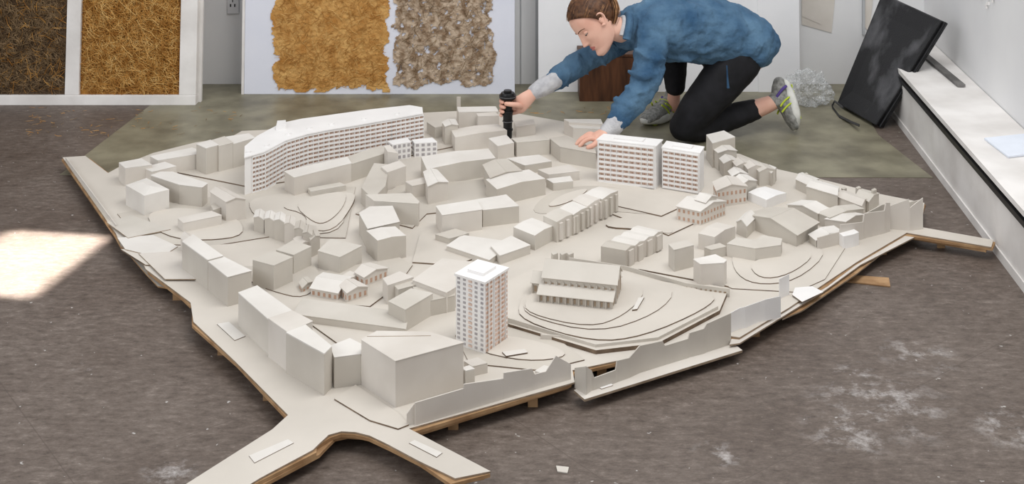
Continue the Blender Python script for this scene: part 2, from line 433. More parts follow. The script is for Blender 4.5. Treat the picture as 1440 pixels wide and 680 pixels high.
layer('contour', smoothpts([(388,290),(440,275),(500,268),(498,285),(470,325),(430,322),(432,300)],2),3,GROUND)
layer('contour', smoothpts([(410,285),(455,272),(488,268),(484,290),(462,312),(442,314)],2),4,GROUND)
layer('contour', smoothpts([(200,300),(250,290),(330,300),(348,330),(290,338),(230,332)],2),2,GROUND)
layer('contour', [(170,350),(250,348),(330,342),(430,396),(500,430),(560,486),(500,500),(430,450),(330,400),(250,372),(205,372)],1,GROUND)
layer('contour', smoothpts([(330,372),(400,376),(440,366),(452,392),(430,420),(380,408),(345,392)],2),2,GROUND2)
layer('contour', [(590,330),(640,300),(760,262),(838,250),(960,275),(1005,300),(940,330),(860,300),(760,330),(640,372),(580,368)],1,GROUND)
layer('contour', smoothpts([(742,300),(770,270),(830,258),(905,270),(952,290),(920,302),(860,296),(790,300)],2),2,GROUND2)
layer('contour', smoothpts([(765,292),(790,272),(835,262),(800,285)],2),3,GROUND)
layer('contour', smoothpts([(840,318),(880,302),(938,312),(950,330),(910,322)],2),2,GROUND)
layer('contour', [(845,262),(985,278),(930,303),(850,285)],3,GROUND)
layer('contour', [(700,402),(760,372),(900,380),(1025,405),(1012,436),(925,482),(838,492),(715,455)],1,GROUND,0.010)
layer('contour', smoothpts([(728,424),(765,382),(900,388),(1012,412),(992,434),(905,472),(834,480),(732,450)],2),4,GROUND,0.0033)
layer('contour', smoothpts([(735,422),(770,388),(885,390),(955,404),(925,440),(842,468),(740,444)],2),4,GROUND,0.0039)
layer('contour', smoothpts([(738,420),(770,390),(880,392),(912,408),(878,443),(830,460),(740,440)],2),4,GROUND,0.0045)
layer('contour', [(860,378),(940,350),(1010,385),(1025,402),(900,378)],1,GROUND)
layer('contour', [(990,300),(1060,290),(1200,330),(1160,392),(1120,410),(1030,405),(940,372)],1,GROUND)
layer('contour', smoothpts([(1030,345),(1110,340),(1170,350),(1120,395),(1060,400),(1030,380)],2),2,GROUND)
layer('contour', smoothpts([(1050,368),(1110,352),(1150,356),(1110,386),(1068,392)],2),3,GROUND)
layer('contour', [(640,470),(700,455),(790,480),(822,505),(760,520),(660,510)],1,GROUND2)
layer('contour', smoothpts([(660,490),(700,468),(770,482),(805,500),(740,508)],2),2,GROUND)
layer('contour', [(470,560),(500,540),(560,580),(575,596),(560,602),(520,590)],1,GROUND)
layer('contour', [(560,260),(680,252),(690,290),(600,300),(580,320),(500,300)],1,GROUND2)
layer('contour', [(340,184),(640,170),(640,205),(400,255),(350,262),(240,240)],1,GROUND)
layer('contour', [(405,394),(440,384),(560,360),(580,372),(560,400),(520,430),(430,424)],1,GROUND2)
layer('street_label', [(350,640),(405,617),(413,622),(358,650)],1,CARD_L,0.0015)
layer('street_label', [(575,622),(583,618),(622,636),(614,642)],1,CARD_L,0.0015)
layer('street_label', [(305,455),(322,452),(345,472),(330,478)],1,CARD_L,0.0015)
layer('street_label', [(898,418),(906,417),(896,434),(889,435)],1,CARD_L,0.0205)
layer('street_label', [(706,494),(738,490),(742,495),(712,500)],3,CARD_L,0.003)

def body(roofpx, yb, zb=ZB, refi=0):
    zt = topz(roofpx[refi][1], yb, zb)
    return [gp(x,y,zt) for x,y in roofpx], zt
def block(roof, yb, mat=None, name='card_building'):
    P, zt = body(roof, yb); bm=bmesh.new()
    add_prism(bm,[p[:2] for p in P], ZB-0.001, zt, 1, 0)
    m = mat or random.choice(CARD)
    if mat is None:
        c=Vector((sum(p.x for p in P)/len(P),sum(p.y for p in P)/len(P),0))
        sc2=random.uniform(1.003,1.02)
        P2=[c+(Vector((p.x,p.y,0))-c)*sc2 for p in P]
        add_prism(bm,[p[:2] for p in P2], zt+0.0003, zt+0.0024, 1, 0)
    o=newobj(name,bm,[m, CARD_L if mat is None and random.random()<0.45 else m],city); bevel(o,0.0008,1)
    return P,zt
def cx_(P):
    return (sum(p.x for p in P)/len(P),sum(p.y for p in P)/len(P),ZB)
def gable(q, yb, rise=0.02, mat=None, name='gabled_building', hip=0.0, over=0.003, win=0):
    P, zt = body(q, yb); m = mat or random.choice(CARD)
    bm=bmesh.new()
    lo=[bm.verts.new((p.x,p.y,ZB-0.001)) for p in P]; hi=[bm.verts.new((p.x,p.y,zt)) for p in P]
    r0=(P[0]+P[3])/2; r1=(P[1]+P[2])/2; ax=(r1-r0)
    r0=r0+ax*hip; r1=r1-ax*hip
    R0=bm.verts.new((r0.x,r0.y,zt+rise)); R1=bm.verts.new((r1.x,r1.y,zt+rise))
    for i in range(4): bm.faces.new((lo[i],lo[(i+1)%4],hi[(i+1)%4],hi[i]))
    bm.faces.new(lo[::-1])
    f=bm.faces.new((hi[0],hi[1],R1,R0)); f.material_index=1
    f=bm.faces.new((hi[2],hi[3],R0,R1)); f.material_index=1
    bm.faces.new((hi[1],hi[2],R1)); bm.faces.new((hi[3],hi[0],R0))
    if over and hip==0:
        a=ax.normalized()*over
        for s1,s2 in ((0,1),(3,2)):
            e0=Vector((P[s1].x,P[s1].y,zt)); e1=Vector((P[s2].x,P[s2].y,zt)); t0=Vector((r0.x,r0.y,zt+rise)); t1=Vector((r1.x,r1.y,zt+rise))
            dn=(e0-t0)*0.06
            nn=(e1-e0).cross(t0-e0).normalized()
            if nn.z<0: nn=-nn
            quadslab(bm,e0+dn-a,e1+dn+a,t1+a,t0-a,nn,0.0022,1)
    if win:
        for (ia,ib) in ((0,1),(3,0)):
            A=Vector((P[ia].x,P[ia].y,ZB)); B=Vector((P[ib].x,P[ib].y,ZB)); L_=(B-A).length; d=(B-A).normalized()
            nn=Vector((d.y,-d.x,0))
            if nn.dot(Vector((cx_(P)))-A)>0: nn=-nn
            k=max(2,int(L_/0.016)); h=zt-ZB
            for i in range(k):
                for fl_ in range(win):
                    o_=A+d*(L_*(i+0.28)/k)+Vector((0,0,h*(fl_+0.3)/win))
                    add_box(bm,o_-nn*0.001,d*(L_*0.42/k),nn*0.0018,Vector((0,0,h*0.42/win)),2)
    o=newobj(name,bm,[m,m if mat else random.choice([m,CARD_L]),WINB],city)
    return P,zt
def windows(P, zt, ia, ib, cols, rows, mat=WIN, fw=0.5, fh=0.5, name='windows', zlo=None, proud=0.0012):
    bm=bmesh.new(); z0=zlo or ZB
    A=Vector((P[ia].x,P[ia].y,z0)); B=Vector((P[ib].x,P[ib].y,z0)); L_=(B-A).length; d=(B-A)/L_
    nn=Vector((d.y,-d.x,0)); c=Vector(cx_(P))
    if nn.dot(c-A)>0: nn=-nn
    h=zt-z0
    for i in range(cols):
        for j in range(rows):
            o_=A+d*(L_*(i+0.5-fw/2)/cols)+Vector((0,0,h*(j+0.5-fh/2)/rows))
            add_box(bm,o_-nn*0.001,d*(L_*fw/cols),nn*(0.001+proud),Vector((0,0,h*fh/rows)))
    newobj(name,bm,mat,city)

# ---- near / left
P,zt=block([(556,508),(652,482),(603,467),(530,466),(508,478)],573)
bm=bmesh.new(); a=gp(516,473,zt+0.0025); b_=gp(606,472,zt+0.0025); quadslab(bm,a,b_,b_+Vector((0,0.0015,0)),a+Vector((0,0.0015,0)),Vector((0,0,1)),0.0006); newobj('roof_seam',bm,EDGE2,city)
block([(378,450),(335,412),(362,402),(412,438)],499)
block([(405,468),(377,448),(411,437),(440,452)],523)
block([(456,498),(402,468),(430,457),(467,487)],556)
block([(470,503),(464,487),(492,476),(508,484),(508,498)],546)
block([(292,366),(256,340),(272,330),(314,360)],408)
block([(320,390),(290,366),(312,360),(354,381)],431)
gable([(275,352),(254,334),(266,329),(290,347)],372,0.012)
block([(385,374),(355,366),(384,353),(412,362)],411)
block([(413,359),(388,352),(412,338),(438,347)],388)
P,zt=block([(478,362),(447,353),(465,336),(509,346)],386)
block([(517,322),(505,300),(520,291),(552,290),(562,312)],352)
gable([(531,338),(515,324),(556,318),(571,331)],369,0.004,over=0)
for (x,y,b1,s) in ((357,300,322,1),(372,302,328,1),(386,304,333,1),(400,309,338,1),(414,316,345,1),(426,322,352,0.9)):
    gable([(x,y+6),(x+3,y-4),(x+15*s,y-2),(x+14*s,y+9)],b1+4,0.007,over=0.001)
gable([(437,338),(430,322),(444,318),(450,332)],362,0.006,over=0.001)
gable([(418,345),(412,335),(432,328),(440,340)],362,0.006,over=0)
gable([(475,412),(437,405),(455,384),(494,390)],424,0.010,win=1,name='school_model')
gable([(425,405),(421,398),(432,390),(440,396)],414,0.006,win=1)
gable([(488,412),(478,402),(497,393),(517,403)],427,0.009,win=1)
gable([(512,390),(500,383),(520,370),(545,377)],405,0.010,win=1)
block([(480,399),(470,394),(492,381),(505,386)],410)
block([(570,463),(412,442),(426,420),(574,440)],474)
block([(545,402),(538,392),(562,382),(582,390)],428)
block([(570,436),(546,424),(578,406),(609,413)],466)
block([(598,425),(580,404),(640,400),(640,416)],446)
P,zt=block([(628,412),(580,394),(622,364),(684,371),(655,396)],440)
block([(560,408),(552,400),(580,392),(596,398)],430)
block([(664,516),(652,508),(672,503),(686,511)],529)
block([(655,522),(648,518),(660,514),(668,519)],545)
block([(632,336),(612,330),(640,322),(660,328)],345)

# ---- white tower block
roof=[(682,398),(641,386),(672,367),(714,378)]
P,zt=block(roof,499,WHITE,'tower_block')
bm=bmesh.new(); c=Vector(cx_(P)); PP=[c+(Vector((p.x,p.y,ZB))-c)*1.06 for p in P]
add_prism(bm,[p[:2] for p in PP],zt-0.002,zt+0.004); PQ=[c+(Vector((p.x,p.y,ZB))-c)*0.55 for p in P]
add_prism(bm,[p[:2] for p in PQ],zt+0.004,zt+0.012)
newobj('tower_roof',bm,WHITE,city)
windows(P,zt,1,0,5,15,WIN,0.42,0.5,zlo=ZB+0.006)
windows(P,zt,0,3,3,15,PINK,0.82,0.55,name='balcony_recesses',zlo=ZB+0.004,proud=0.0014)
windows(P,zt,0,3,6,15,WINB,0.32,0.5,name='balcony_glazing',zlo=ZB+0.004,proud=0.0022)
windows(P,zt,0,3,4,1,WHITE,0.10,0.99,name='fins',proud=0.004)
windows(P,zt,1,0,1,15,PINK,0.12,0.5,name='stair_strip',zlo=ZB+0.006,proud=0.0016)

def gridface(A,B,z0,z1,floors,bays,nn,name,solid0=0.0,solid1=0.0):
    bm=bmesh.new(); L_=(B-A).length; d=(B-A)/L_; h=z1-z0
    a=A+d*(L_*solid0); l=L_*(1-solid0-solid1)
    add_box(bm,a-nn*0.0005+Vector((0,0,z0-a.z)),d*l,nn*0.0012,Vector((0,0,h*0.97)),1)
    for f_ in range(floors+1):
        z=z0+h*0.97*f_/floors
        add_box(bm,Vector((a.x,a.y,z)),d*l,nn*0.006,Vector((0,0,h*0.03)),0)
        if f_<floors:
            add_box(bm,Vector((a.x,a.y,z+h*0.03))+nn*0.0048,d*l,nn*0.0010,Vector((0,0,h*0.03)),0)
    for k in range(bays+1):
        p=a+d*(l*k/bays)
        add_box(bm,Vector((p.x,p.y,z0))-d*0.0011,d*0.0022,nn*0.0058,Vector((0,0,h*0.98)),0)
        if k<bays:
            for f_ in range(floors):
                z=z0+h*0.97*f_/floors
                q=p+d*(l/bays*0.34)
                add_box(bm,Vector((q.x,q.y,z+h*0.02)),d*(l/bays*0.26),nn*0.0022,Vector((0,0,h*0.97/floors*0.6)),3)
    newobj(name,bm,[WHITE,PINK,PINK,WINB],city)
zt=topz(222,275,ZB)
front=[(344,222),(372,214),(402,198),(432,189),(462,183),(505,176),(550,168),(595,160)]
back=[(594,152),(576,149),(520,155),(462,163),(425,168),(396,174),(362,192),(344,207)]
Fp=[gp(x,y,zt) for x,y in front]; Bp=[gp(x,y,zt) for x,y in back]
bm=bmesh.new(); add_prism(bm,[p[:2] for p in Fp+Bp],ZB-0.001,zt)
newobj('curved_slab_block',bm,WHITE,city)
bm=bmesh.new(); add_prism(bm,[p[:2] for p in [p_+Vector((0,-0.006,0)) for p_ in Fp]+Bp],zt,zt+0.004)
for i in range(len(Fp)-1):
    a=Fp[i].lerp(Bp[-1-i],0.18); b_=Fp[i+1].lerp(Bp[-2-i],0.18); bx(bm,min(a.x,b_.x),min(a.x,b_.x)+0.015,a.y+0.02,a.y+0.035,zt+0.003,zt+0.010)
q=[gp(388,180,zt+0.012),gp(402,178,zt+0.012),gp(402,170,zt+0.012),gp(390,171,zt+0.012)]
add_prism(bm,[p[:2] for p in q],zt,zt+0.016)
newobj('slab_roof_plate',bm,WHITE,city)
for i in range(len(Fp)-1):
    A=Vector((Fp[i].x,Fp[i].y,ZB)); B=Vector((Fp[i+1].x,Fp[i+1].y,ZB)); d=(B-A).normalized(); nn=Vector((d.y,-d.x,0))
    if nn.y>0: nn=-nn
    gridface(A,B,ZB,zt-0.002,8,max(3,int((B-A).length/0.02)),nn,'balcony_grid',solid0=0.35 if i==0 else 0)
for rf,yb in (([(922,206),(840,197),(850,189),(931,197)],266),([(984,216),(931,208),(938,199),(990,207)],273)):
    P,z1=block(rf,yb,WHITE,'slab_block')
    A=Vector((P[1].x,P[1].y,ZB)); B=Vector((P[0].x,P[0].y,ZB)); d=(B-A).normalized(); nn=Vector((d.y,-d.x,0))
    if nn.y>0: nn=-nn
    gridface(A,B,ZB+0.004,z1-0.004,8,max(4,int((B-A).length/0.022)),nn,'balcony_grid',solid0=0.03,solid1=0.03)
    c=Vector(cx_(P)); PQ=[c+(Vector((p.x,p.y,ZB))-c)*1.03 for p in P]
    bm=bmesh.new(); add_prism(bm,[p[:2] for p in PQ],z1-0.001,z1+0.003)
    PQ=[c+(Vector((p.x,p.y,ZB))-c)*0.5 for p in P]; add_prism(bm,[p[:2] for p in PQ],z1+0.003,z1+0.009)
    newobj('slab_roof_plate',bm,WHITE,city)
for rf,yb in (([(552,203),(545,198),(573,193),(578,199)],226),([(583,201),(579,196),(608,193),(615,199)],221),([(596,206),(583,202),(606,198),(614,204)],219)):
    P,z1=block(rf,yb,WHITE,'white_house'); windows(P,z1,0,3,4,3,WIN,0.55,0.55); windows(P,z1,1,0,2,3,WIN,0.5,0.5)

# ---- centre-left rows
block([(414,250),(400,241),(488,221),(494,230)],277)
block([(492,232),(484,222),(536,205),(548,214)],256)
block([(520,224),(512,215),(540,207),(549,213)],246)
block([(437,270),(433,265),(478,257),(487,261)],278)
block([(548,204),(540,206),(545,214),(560,216)],238)
block([(524,280),(508,264),(526,230),(548,232),(542,262)],303)
block([(545,243),(536,235),(562,226),(571,234)],268)
block([(526,283),(514,274),(578,272),(590,284),(588,287)],314)
gable([(602,262),(596,242),(614,239),(630,256)],289,0.008)
block([(580,262),(570,256),(595,250),(600,258)],280)
gable([(600,238),(592,220),(687,209),(697,222)],263,0.006,over=0)
block([(622,303),(613,290),(670,281),(678,295)],333)
block([(679,296),(669,281),(712,274),(730,290)],321)
block([(688,366),(628,346),(650,331),(722,341)],374)
gable([(690,250),(680,232),(712,224),(733,240)],276,0.008)
gable([(699,266),(683,252),(744,238),(767,251)],291,0.007,over=0)
block([(738,233),(712,223),(758,218),(776,227)],245)
block([(772,246),(756,239),(800,232),(815,241)],258)
block([(778,258),(768,252),(802,248),(806,255)],270)
block([(703,360),(690,346),(719,332),(746,345)],372)
gable([(752,331),(722,319),(748,306),(779,317)],352,0.004,over=0)
seg=[((764,303),(792,290),(811,299),(783,312),340),((784,294),(808,282),(829,290),(806,302),330),((805,281),(824,271),(847,278),(826,290),319),((822,272),(843,262),(869,268),(847,280),309)]
for a,b1,c1,d1,yb in seg:
    P,z1=gable([d1,a,b1,c1],yb+1,0.004,over=0,name='terraced_house')
    windows(P,z1,0,3,3,1,random.choice(CARD),0.4,0.8,name='bay_windows',proud=0.007)
for k in range(4):
    t=k/4.0; dx=52*t; dy=-27*t
    P,z1=gable([(880+dx,352+dy),(845+dx*1.0,346+dy),(858+dx,337+dy),(893+dx,345+dy)],378+dy*1.05,0.005,over=0,name='terraced_house')
    windows(P,z1,0,3,1,1,random.choice(CARD),0.5,0.85,name='bay_windows',proud=0.006)

# ---- church
zc=ZB+0.018
A=gp(757,424,zc); B=gp(861,435,zc); d=(B-A); dn=d.normalized(); pn=Vector((-dn.y,dn.x,0))
CHG=mk('church_glass',(176,158,138),(156,136,116),30)
def churchpart(o_,L_,wd,h,r,nm):
    z0 = zc-0.018
    bm=bmesh.new()
    a=o_; b_=o_+dn*L_; c_=b_+pn*wd; e_=a+pn*wd
    lo=[bm.verts.new((p.x,p.y,z0)) for p in (a,b_,c_,e_)]; hi=[bm.verts.new((p.x,p.y,zc+h)) for p in (a,b_,c_,e_)]
    m0=(a+e_)/2; m1=(b_+c_)/2
    R0=bm.verts.new((m0.x,m0.y,zc+h+r)); R1=bm.verts.new((m1.x,m1.y,zc+h+r))
    for i in range(4): bm.faces.new((lo[i],lo[(i+1)%4],hi[(i+1)%4],hi[i]))
    bm.faces.new(lo); bm.faces.new((hi[1],hi[2],R1)); bm.faces.new((hi[3],hi[0],R0)); bm.faces.new((hi[0],hi[1],R1,R0)); bm.faces.new((hi[2],hi[3],R0,R1))
    for s1,s2 in ((hi[0],hi[1]),(hi[3],hi[2])):
        e0=s1.co.copy(); e1=s2.co.copy(); t0=R0.co.copy(); t1=R1.co.copy(); nn=(e1-e0).cross(t0-e0).normalized()
        if nn.z<0: nn=-nn
        quadslab(bm,e0+(e0-t0)*0.08-dn*0.004,e1+(e1-t1)*0.08+dn*0.004,t1+dn*0.004,t0-dn*0.004,nn,0.002,1)
    k=int(L_/0.018)
    for i in range(k):
        add_box(bm,Vector((a.x,a.y,zc+h*0.2))+dn*(L_*(i+0.3)/k)-pn*0.0012,dn*(L_*0.3/k),pn*0.002,Vector((0,0,h*0.55)),2)
        add_box(bm,Vector((a.x,a.y,z0))+dn*(L_*(i+0.02)/k)-pn*0.005,dn*0.003,pn*0.006,Vector((0,0,h*0.8+0.02)),0)
    for i in range(3):
        add_box(bm,Vector((a.x,a.y,zc+h*0.2))+pn*(wd*(i+0.3)/3)-dn*0.0012,pn*(wd*0.3/3),dn*0.002,Vector((0,0,h*0.7)),2)
        add_box(bm,Vector((b_.x,b_.y,zc+h*0.2))+pn*(wd*(i+0.3)/3)-dn*0.0008,pn*(wd*0.3/3),dn*0.002,Vector((0,0,h*0.7)),2)
    newobj(nm,bm,[CARD[1],CARD[0],CHG],city)
CL=d.length
churchpart(A,CL,0.16,0.024,0.028,'church_aisles')
churchpart(A+pn*0.035+dn*0.006,CL*1.0,0.09,0.056,0.032,'church_nave')
churchpart(A+pn*0.05-dn*0.03,0.05,0.06,0.03,0.02,'church_porch')
for x in (778,790,800):
    block([(x,358),(x-3,355),(x+3,352),(x+7,355)],372,CARD[1],'gate_pier')

def wall(name, pts, mat, t=0.003, zb=ZB):
    bm=bmesh.new()
    for (x0,b0,t0),(x1,b1,t1) in zip(pts[:-1],pts[1:]):
        A=gp(x0,b0,zb); B=gp(x1,b1,zb)
        if (B-A).length<1e-4: continue
        z0=topz(t0,b0,zb); z1=topz(t1,b1,zb); n_=Vector((-(B-A).y,(B-A).x,0)).normalized()*t
        v=[A,B,Vector((B.x,B.y,z1)),Vector((A.x,A.y,z0))]
        f0=[bm.verts.new(p) for p in v]; f1=[bm.verts.new(p+n_) for p in v]
        bm.faces.new(f0); bm.faces.new(f1[::-1])
        for i in range(4): bm.faces.new((f0[i],f0[(i+1)%4],f1[(i+1)%4],f1[i]))
    newobj(name,bm,mat,city)
wall('edge_facade',[(584,598,566),(652,578,546),(652.5,578,540),(708,561,532),(708.5,561,524),(748,549,518),(752,548,526),(768,543,522),(782,539,500),(803,533,512)],CARD[2])
wall('edge_facade',[(572,598,582),(584,596,566)],CARD[2])
wall('edge_facade',[(700,556,548),(716,552,530),(722,556,530)],CARD[2])
block([(770,528),(752,522),(765,514),(790,520)],542)
block([(660,560),(650,555),(690,545),(700,550)],572)
def plate(name,pts,z,mat,t=0.004,edge=None):
    bm=bmesh.new(); P=[gp(x,y,z) for x,y in pts]; add_prism(bm,[p[:2] for p in P],z-t,z,0,1); newobj(name,bm,[mat,edge or EDGE2],city)
plate('strip_footing',[(807,548),(822,561),(1044,492),(1026,478),(900,505)],0.03,CARD[2],0.006)
bm=bmesh.new()
for x,y in ((830,553),(900,530),(970,508),(1025,491)):
    p=gp(x,y,0.0); bx(bm,p.x-0.01,p.x+0.01,p.y+0.01,p.y+0.016,0,0.0245)
newobj('strip_feet',bm,BROWN,city)
wall('strip_facade',[(808,545,517),(824,555,515),(832,549,520),(836,548,531),(866,538,520),(868,537,507),(885,531,503),(900,524,486),(932,514,479),(935,513,486),(968,503,476),(970,502,468),(990,497,462),(994,495,455),(1028,484,440)],CARD[1],zb=0.03)
plate('strip_label',[(840,543),(858,537),(862,541),(846,546)],0.032,WHITE,0.0015)
wall('white_folded_card',[(1027,468,440),(1040,462,433),(1048,461,431),(1068,452,424),(1076,451,421),(1098,446,416)],WHITE,0.0015)
wall('white_folded_card',[(1096,420,392),(1110,414,385)],WHITE,0.0015)
plate('white_flap',[(1118,404),(1142,402),(1158,410),(1128,424),(1114,414)],ZB+0.006,WHITE,0.0015)
plate('kerb_board',[(1026,484),(1040,482),(1160,408),(1210,372),(1300,326),(1285,320),(1195,362),(1110,430),(1030,472)],ZB-0.0055,CARD[2],0.004)
plate('lower_board',[(1100,448),(1128,436),(1205,384),(1240,356),(1230,350),(1160,398)],ZB-0.013,BROWN,0.004)
wall('arcade_wall',[(800,372,362),(880,385,374),(965,410,398),(1026,418,406)],CARD[0])
bm=bmesh.new()
for i in range(9):
    p=gp(965+i*6.6,410+i*0.9,ZB); add_box(bm,Vector((p.x,p.y-0.001,ZB+0.003)),Vector((0.007,0,0)),Vector((0,0.002,0)),Vector((0,0,0.012)))
newobj('arcade_openings',bm,EDGE2,city)
wall('terrace_wall',[(838,494,484),(925,484,474),(1010,440,430)],CARD[0])
wall('terrace_wall',[(712,458,446),(838,494,484)],CARD[0])
wall('terrace_wall',[(760,478,470),(790,480,472),(835,492,484)],CARD[2])

# ---- upper-left cluster
block([(176,237),(167,229),(199,223),(214,232)],262)
block([(222,226),(211,220),(270,208),(290,215)],248)
block([(214,242),(200,236),(232,228),(248,234)],262)
block([(290,209),(276,203),(296,197),(308,204)],247)
block([(308,206),(296,198),(316,192),(328,201)],243)
block([(328,203),(316,193),(350,188),(359,194)],238)
gable([(203,275),(177,260),(206,250),(238,266)],304,0.010,hip=0.3,mat=CARD_L)
block([(252,260),(212,247),(226,242),(243,242),(292,258),(284,264)],288)
gable([(318,284),(296,270),(312,263),(345,280)],313,0.009)
block([(258,314),(250,307),(297,297),(312,303)],329)
block([(300,296),(296,288),(312,284),(318,290)],312)
# ---- upper-centre
block([(645,158),(643,151),(697,150),(701,157)],181)
block([(672,164),(670,160),(697,158),(702,163)],186)
gable([(640,193),(634,182),(700,174),(713,183)],214,0.004,over=0)
block([(700,206),(687,195),(712,190),(723,201)],226)
block([(727,201),(720,195),(764,190),(773,197)],221)
block([(726,179),(722,171),(750,168),(753,175)],193)
block([(612,180),(600,172),(632,168),(640,174)],196)
block([(788,207),(773,195),(798,191),(837,211),(838,216)],228)
block([(800,172),(793,168),(845,168),(848,175)],192)
block([(806,180),(800,176),(842,176),(846,182)],196)
gable([(626,178),(622,172),(640,168),(644,176)],205,0.006)
bm=bmesh.new(); p=gp(645,170,ZB)
add_prism(bm,[(p.x-0.008,p.y),(p.x+0.008,p.y),(p.x+0.008,p.y+0.01),(p.x-0.008,p.y+0.01)],ZB,ZB+0.1)
newobj('chimney_stack',bm,CARD[1],city)
# ---- right cluster
block([(1002,202),(993,190),(1018,184),(1034,193)],236)
gable([(1010,215),(1000,207),(1022,202),(1036,212)],240,0.008)
for x,y,yb in ((1018,224,250),(1036,228,255),(1052,232,260),(1068,236,262),(1030,242,268)):
    gable([(x,y+6),(x-6,y-1),(x+10,y-5),(x+22,y+3)],yb,0.010,over=0.001)
block([(1085,244),(1072,236),(1082,232),(1092,236)],262)
gable([(1008,268),(1003,256),(1040,250),(1050,262)],292,0.014,win=2)
gable([(1040,262),(1030,254),(1050,246),(1064,254)],284,0.012)
gable([(985,297),(952,290),(982,275),(1020,283)],318,0.014,win=2,name='detailed_house')
gable([(992,285),(978,281),(992,272),(1008,276)],312,0.012,win=1,name='detailed_house')
gable([(1078,281),(1052,270),(1076,262),(1106,271)],293,0.004,mat=WHITE,name='white_house',over=0)
gable([(1120,330),(1150,312),(1082,292),(1050,302)],349,0.020,name='market_hall')
gable([(1150,300),(1166,294),(1128,282),(1108,288)],318,0.012,name='market_hall')
gable([(1050,318),(1064,304),(1048,300),(1036,312)],336,0.014)
block([(1046,316),(1036,310),(1060,303),(1070,309)],330)
gable([(1005,333),(982,328),(1008,312),(1034,318)],356,0.006,over=0)
P,_=block([(1062,350),(1022,343),(1036,334),(1062,338),(1072,331),(1100,336),(1098,345)],369)
block([(985,372),(975,365),(1006,358),(1022,366),(1018,370)],406)
block([(948,352),(940,344),(966,338),(976,345)],384)
gable([(1148,338),(1138,330),(1172,318),(1184,326)],350,0.008)
block([(1000,352),(990,348),(1012,342),(1022,347)],366)
for rf,yb in (([(1140,262),(1119,252),(1128,243),(1152,252)],276),([(1178,275),(1134,262),(1146,253),(1180,263)],295),([(1212,290),(1176,276),(1186,268),(1220,279)],306),([(1168,306),(1150,299),(1200,288),(1214,294)],324),([(1222,284),(1204,274),(1212,266),(1236,272)],300),([(1190,312),(1160,308),(1196,298),(1216,302)],328)):
    gable(rf,yb,0.008,over=0.001)
for x,yb,yt in ((1132,262,244),(1186,282,264),(1206,286,263),(1228,292,266),(1152,270,254)):
    block([(x,yt+2),(x-3,yt),(x+2,yt-2),(x+5,yt)],yb,CARD[1],'chimney_stack')
block([(1186,332),(1180,327),(1200,321),(1208,326),(1200,329)],350,WHITE,'white_house')
wall('edge_facade',[(1150,352,334),(1180,345,326),(1182,345,316),(1214,336,312),(1216,335,300),(1244,328,296),(1246,327,285),(1252,325,285)],CARD[2])
wall('edge_facade',[(1250,322,290),(1278,324,280),(1280,324,292),(1298,322,278)],CARD[2])
wall('edge_facade',[(1214,330,302),(1240,322,288),(1250,316,286)],CARD[0])
wall('edge_facade',[(1252,300,290),(1298,296,280)],CARD[0])
wall('left_kerb',[(92,226,221),(163,322,316)],CARD[2])
plate('left_sliver',[(165,334),(215,330),(250,346),(225,362),(176,350)],ZB+0.0064,CARD_L,0.003)
plate('left_sliver',[(150,312),(185,302),(240,322),(180,334)],ZB+0.0082,CARD[0],0.003)
plate('left_sliver',[(195,356),(262,352),(300,392),(232,392)],ZB+0.0070,CARD[2],0.003)
plate('left_lower_board',[(165,338),(205,384),(222,402),(240,405),(268,432),(262,400),(200,350)],ZB-0.0205,CARD[1],0.004,BROWN)
bm=bmesh.new(); P=[gp(x,y,0.004) for x,y in ((1182,385),(1250,390),(1252,402),(1180,394))]
add_prism(bm,[p[:2] for p in P],0.0005,0.004); newobj('cardboard_offcut',bm,BROWN)
bm=bmesh.new(); P=[gp(x,y,0.003) for x,y in ((782,654),(800,656),(798,664),(784,662))]
add_prism(bm,[p[:2] for p in P],0.0005,0.003); newobj('paper_scrap',bm,CARD[0])

# ================================================================== WOMAN
SKIN=mk('skin',(230,186,166),(222,170,150),12,rough=0.5)
LIPC=mk('lips',(196,122,112),(186,108,100),20,rough=0.4)
HAIR=mk('brown_hair',(104,70,46),(60,38,26),60,rough=0.45,bump=0.3,bscale=120)
HAIR2=mk('blonde_hair',(172,128,86),(126,88,58),60,rough=0.45)
DENIM=mk('blue_denim',(92,124,150),(48,80,110),8,rough=0.95,bump=1.0,bscale=12,detail=9,bdist=0.03,lo=0.32,hi=0.7)
DENIMD=mk('denim_seam',(50,80,108),(34,60,86),20,rough=0.9)
LEG=mk('black_leggings',(24,24,27),(34,34,38),20,rough=0.8)
HOOD=mk('grey_jersey',(200,200,202),(176,176,180),30,rough=0.95,bump=0.3,bscale=150)
SHOEG=mk('shoe_mesh_grey',(160,160,156),(116,116,112),80,rough=0.8)
SHOEY=mk('shoe_neon',(204,220,70),(180,200,60),20,rough=0.6)
SHOEW=mk('shoe_sole_white',(222,222,216),(196,196,190),20,rough=0.6)
SHOEP=mk('shoe_purple',(96,78,150))
EYEW=mk('eye_white',(226,220,216)); EYED=mk('eye_dark',(46,32,26),rough=0.3); BROW=mk('eyebrow_hair',(112,80,58))
wo=empty('woman')
def cr(p0,p1,p2,p3,t):
    return 0.5*((2*p1)+(-p0+p2)*t+(2*p0-5*p1+4*p2-p3)*t*t+(-p0+3*p1-3*p2+p3)*t**3)
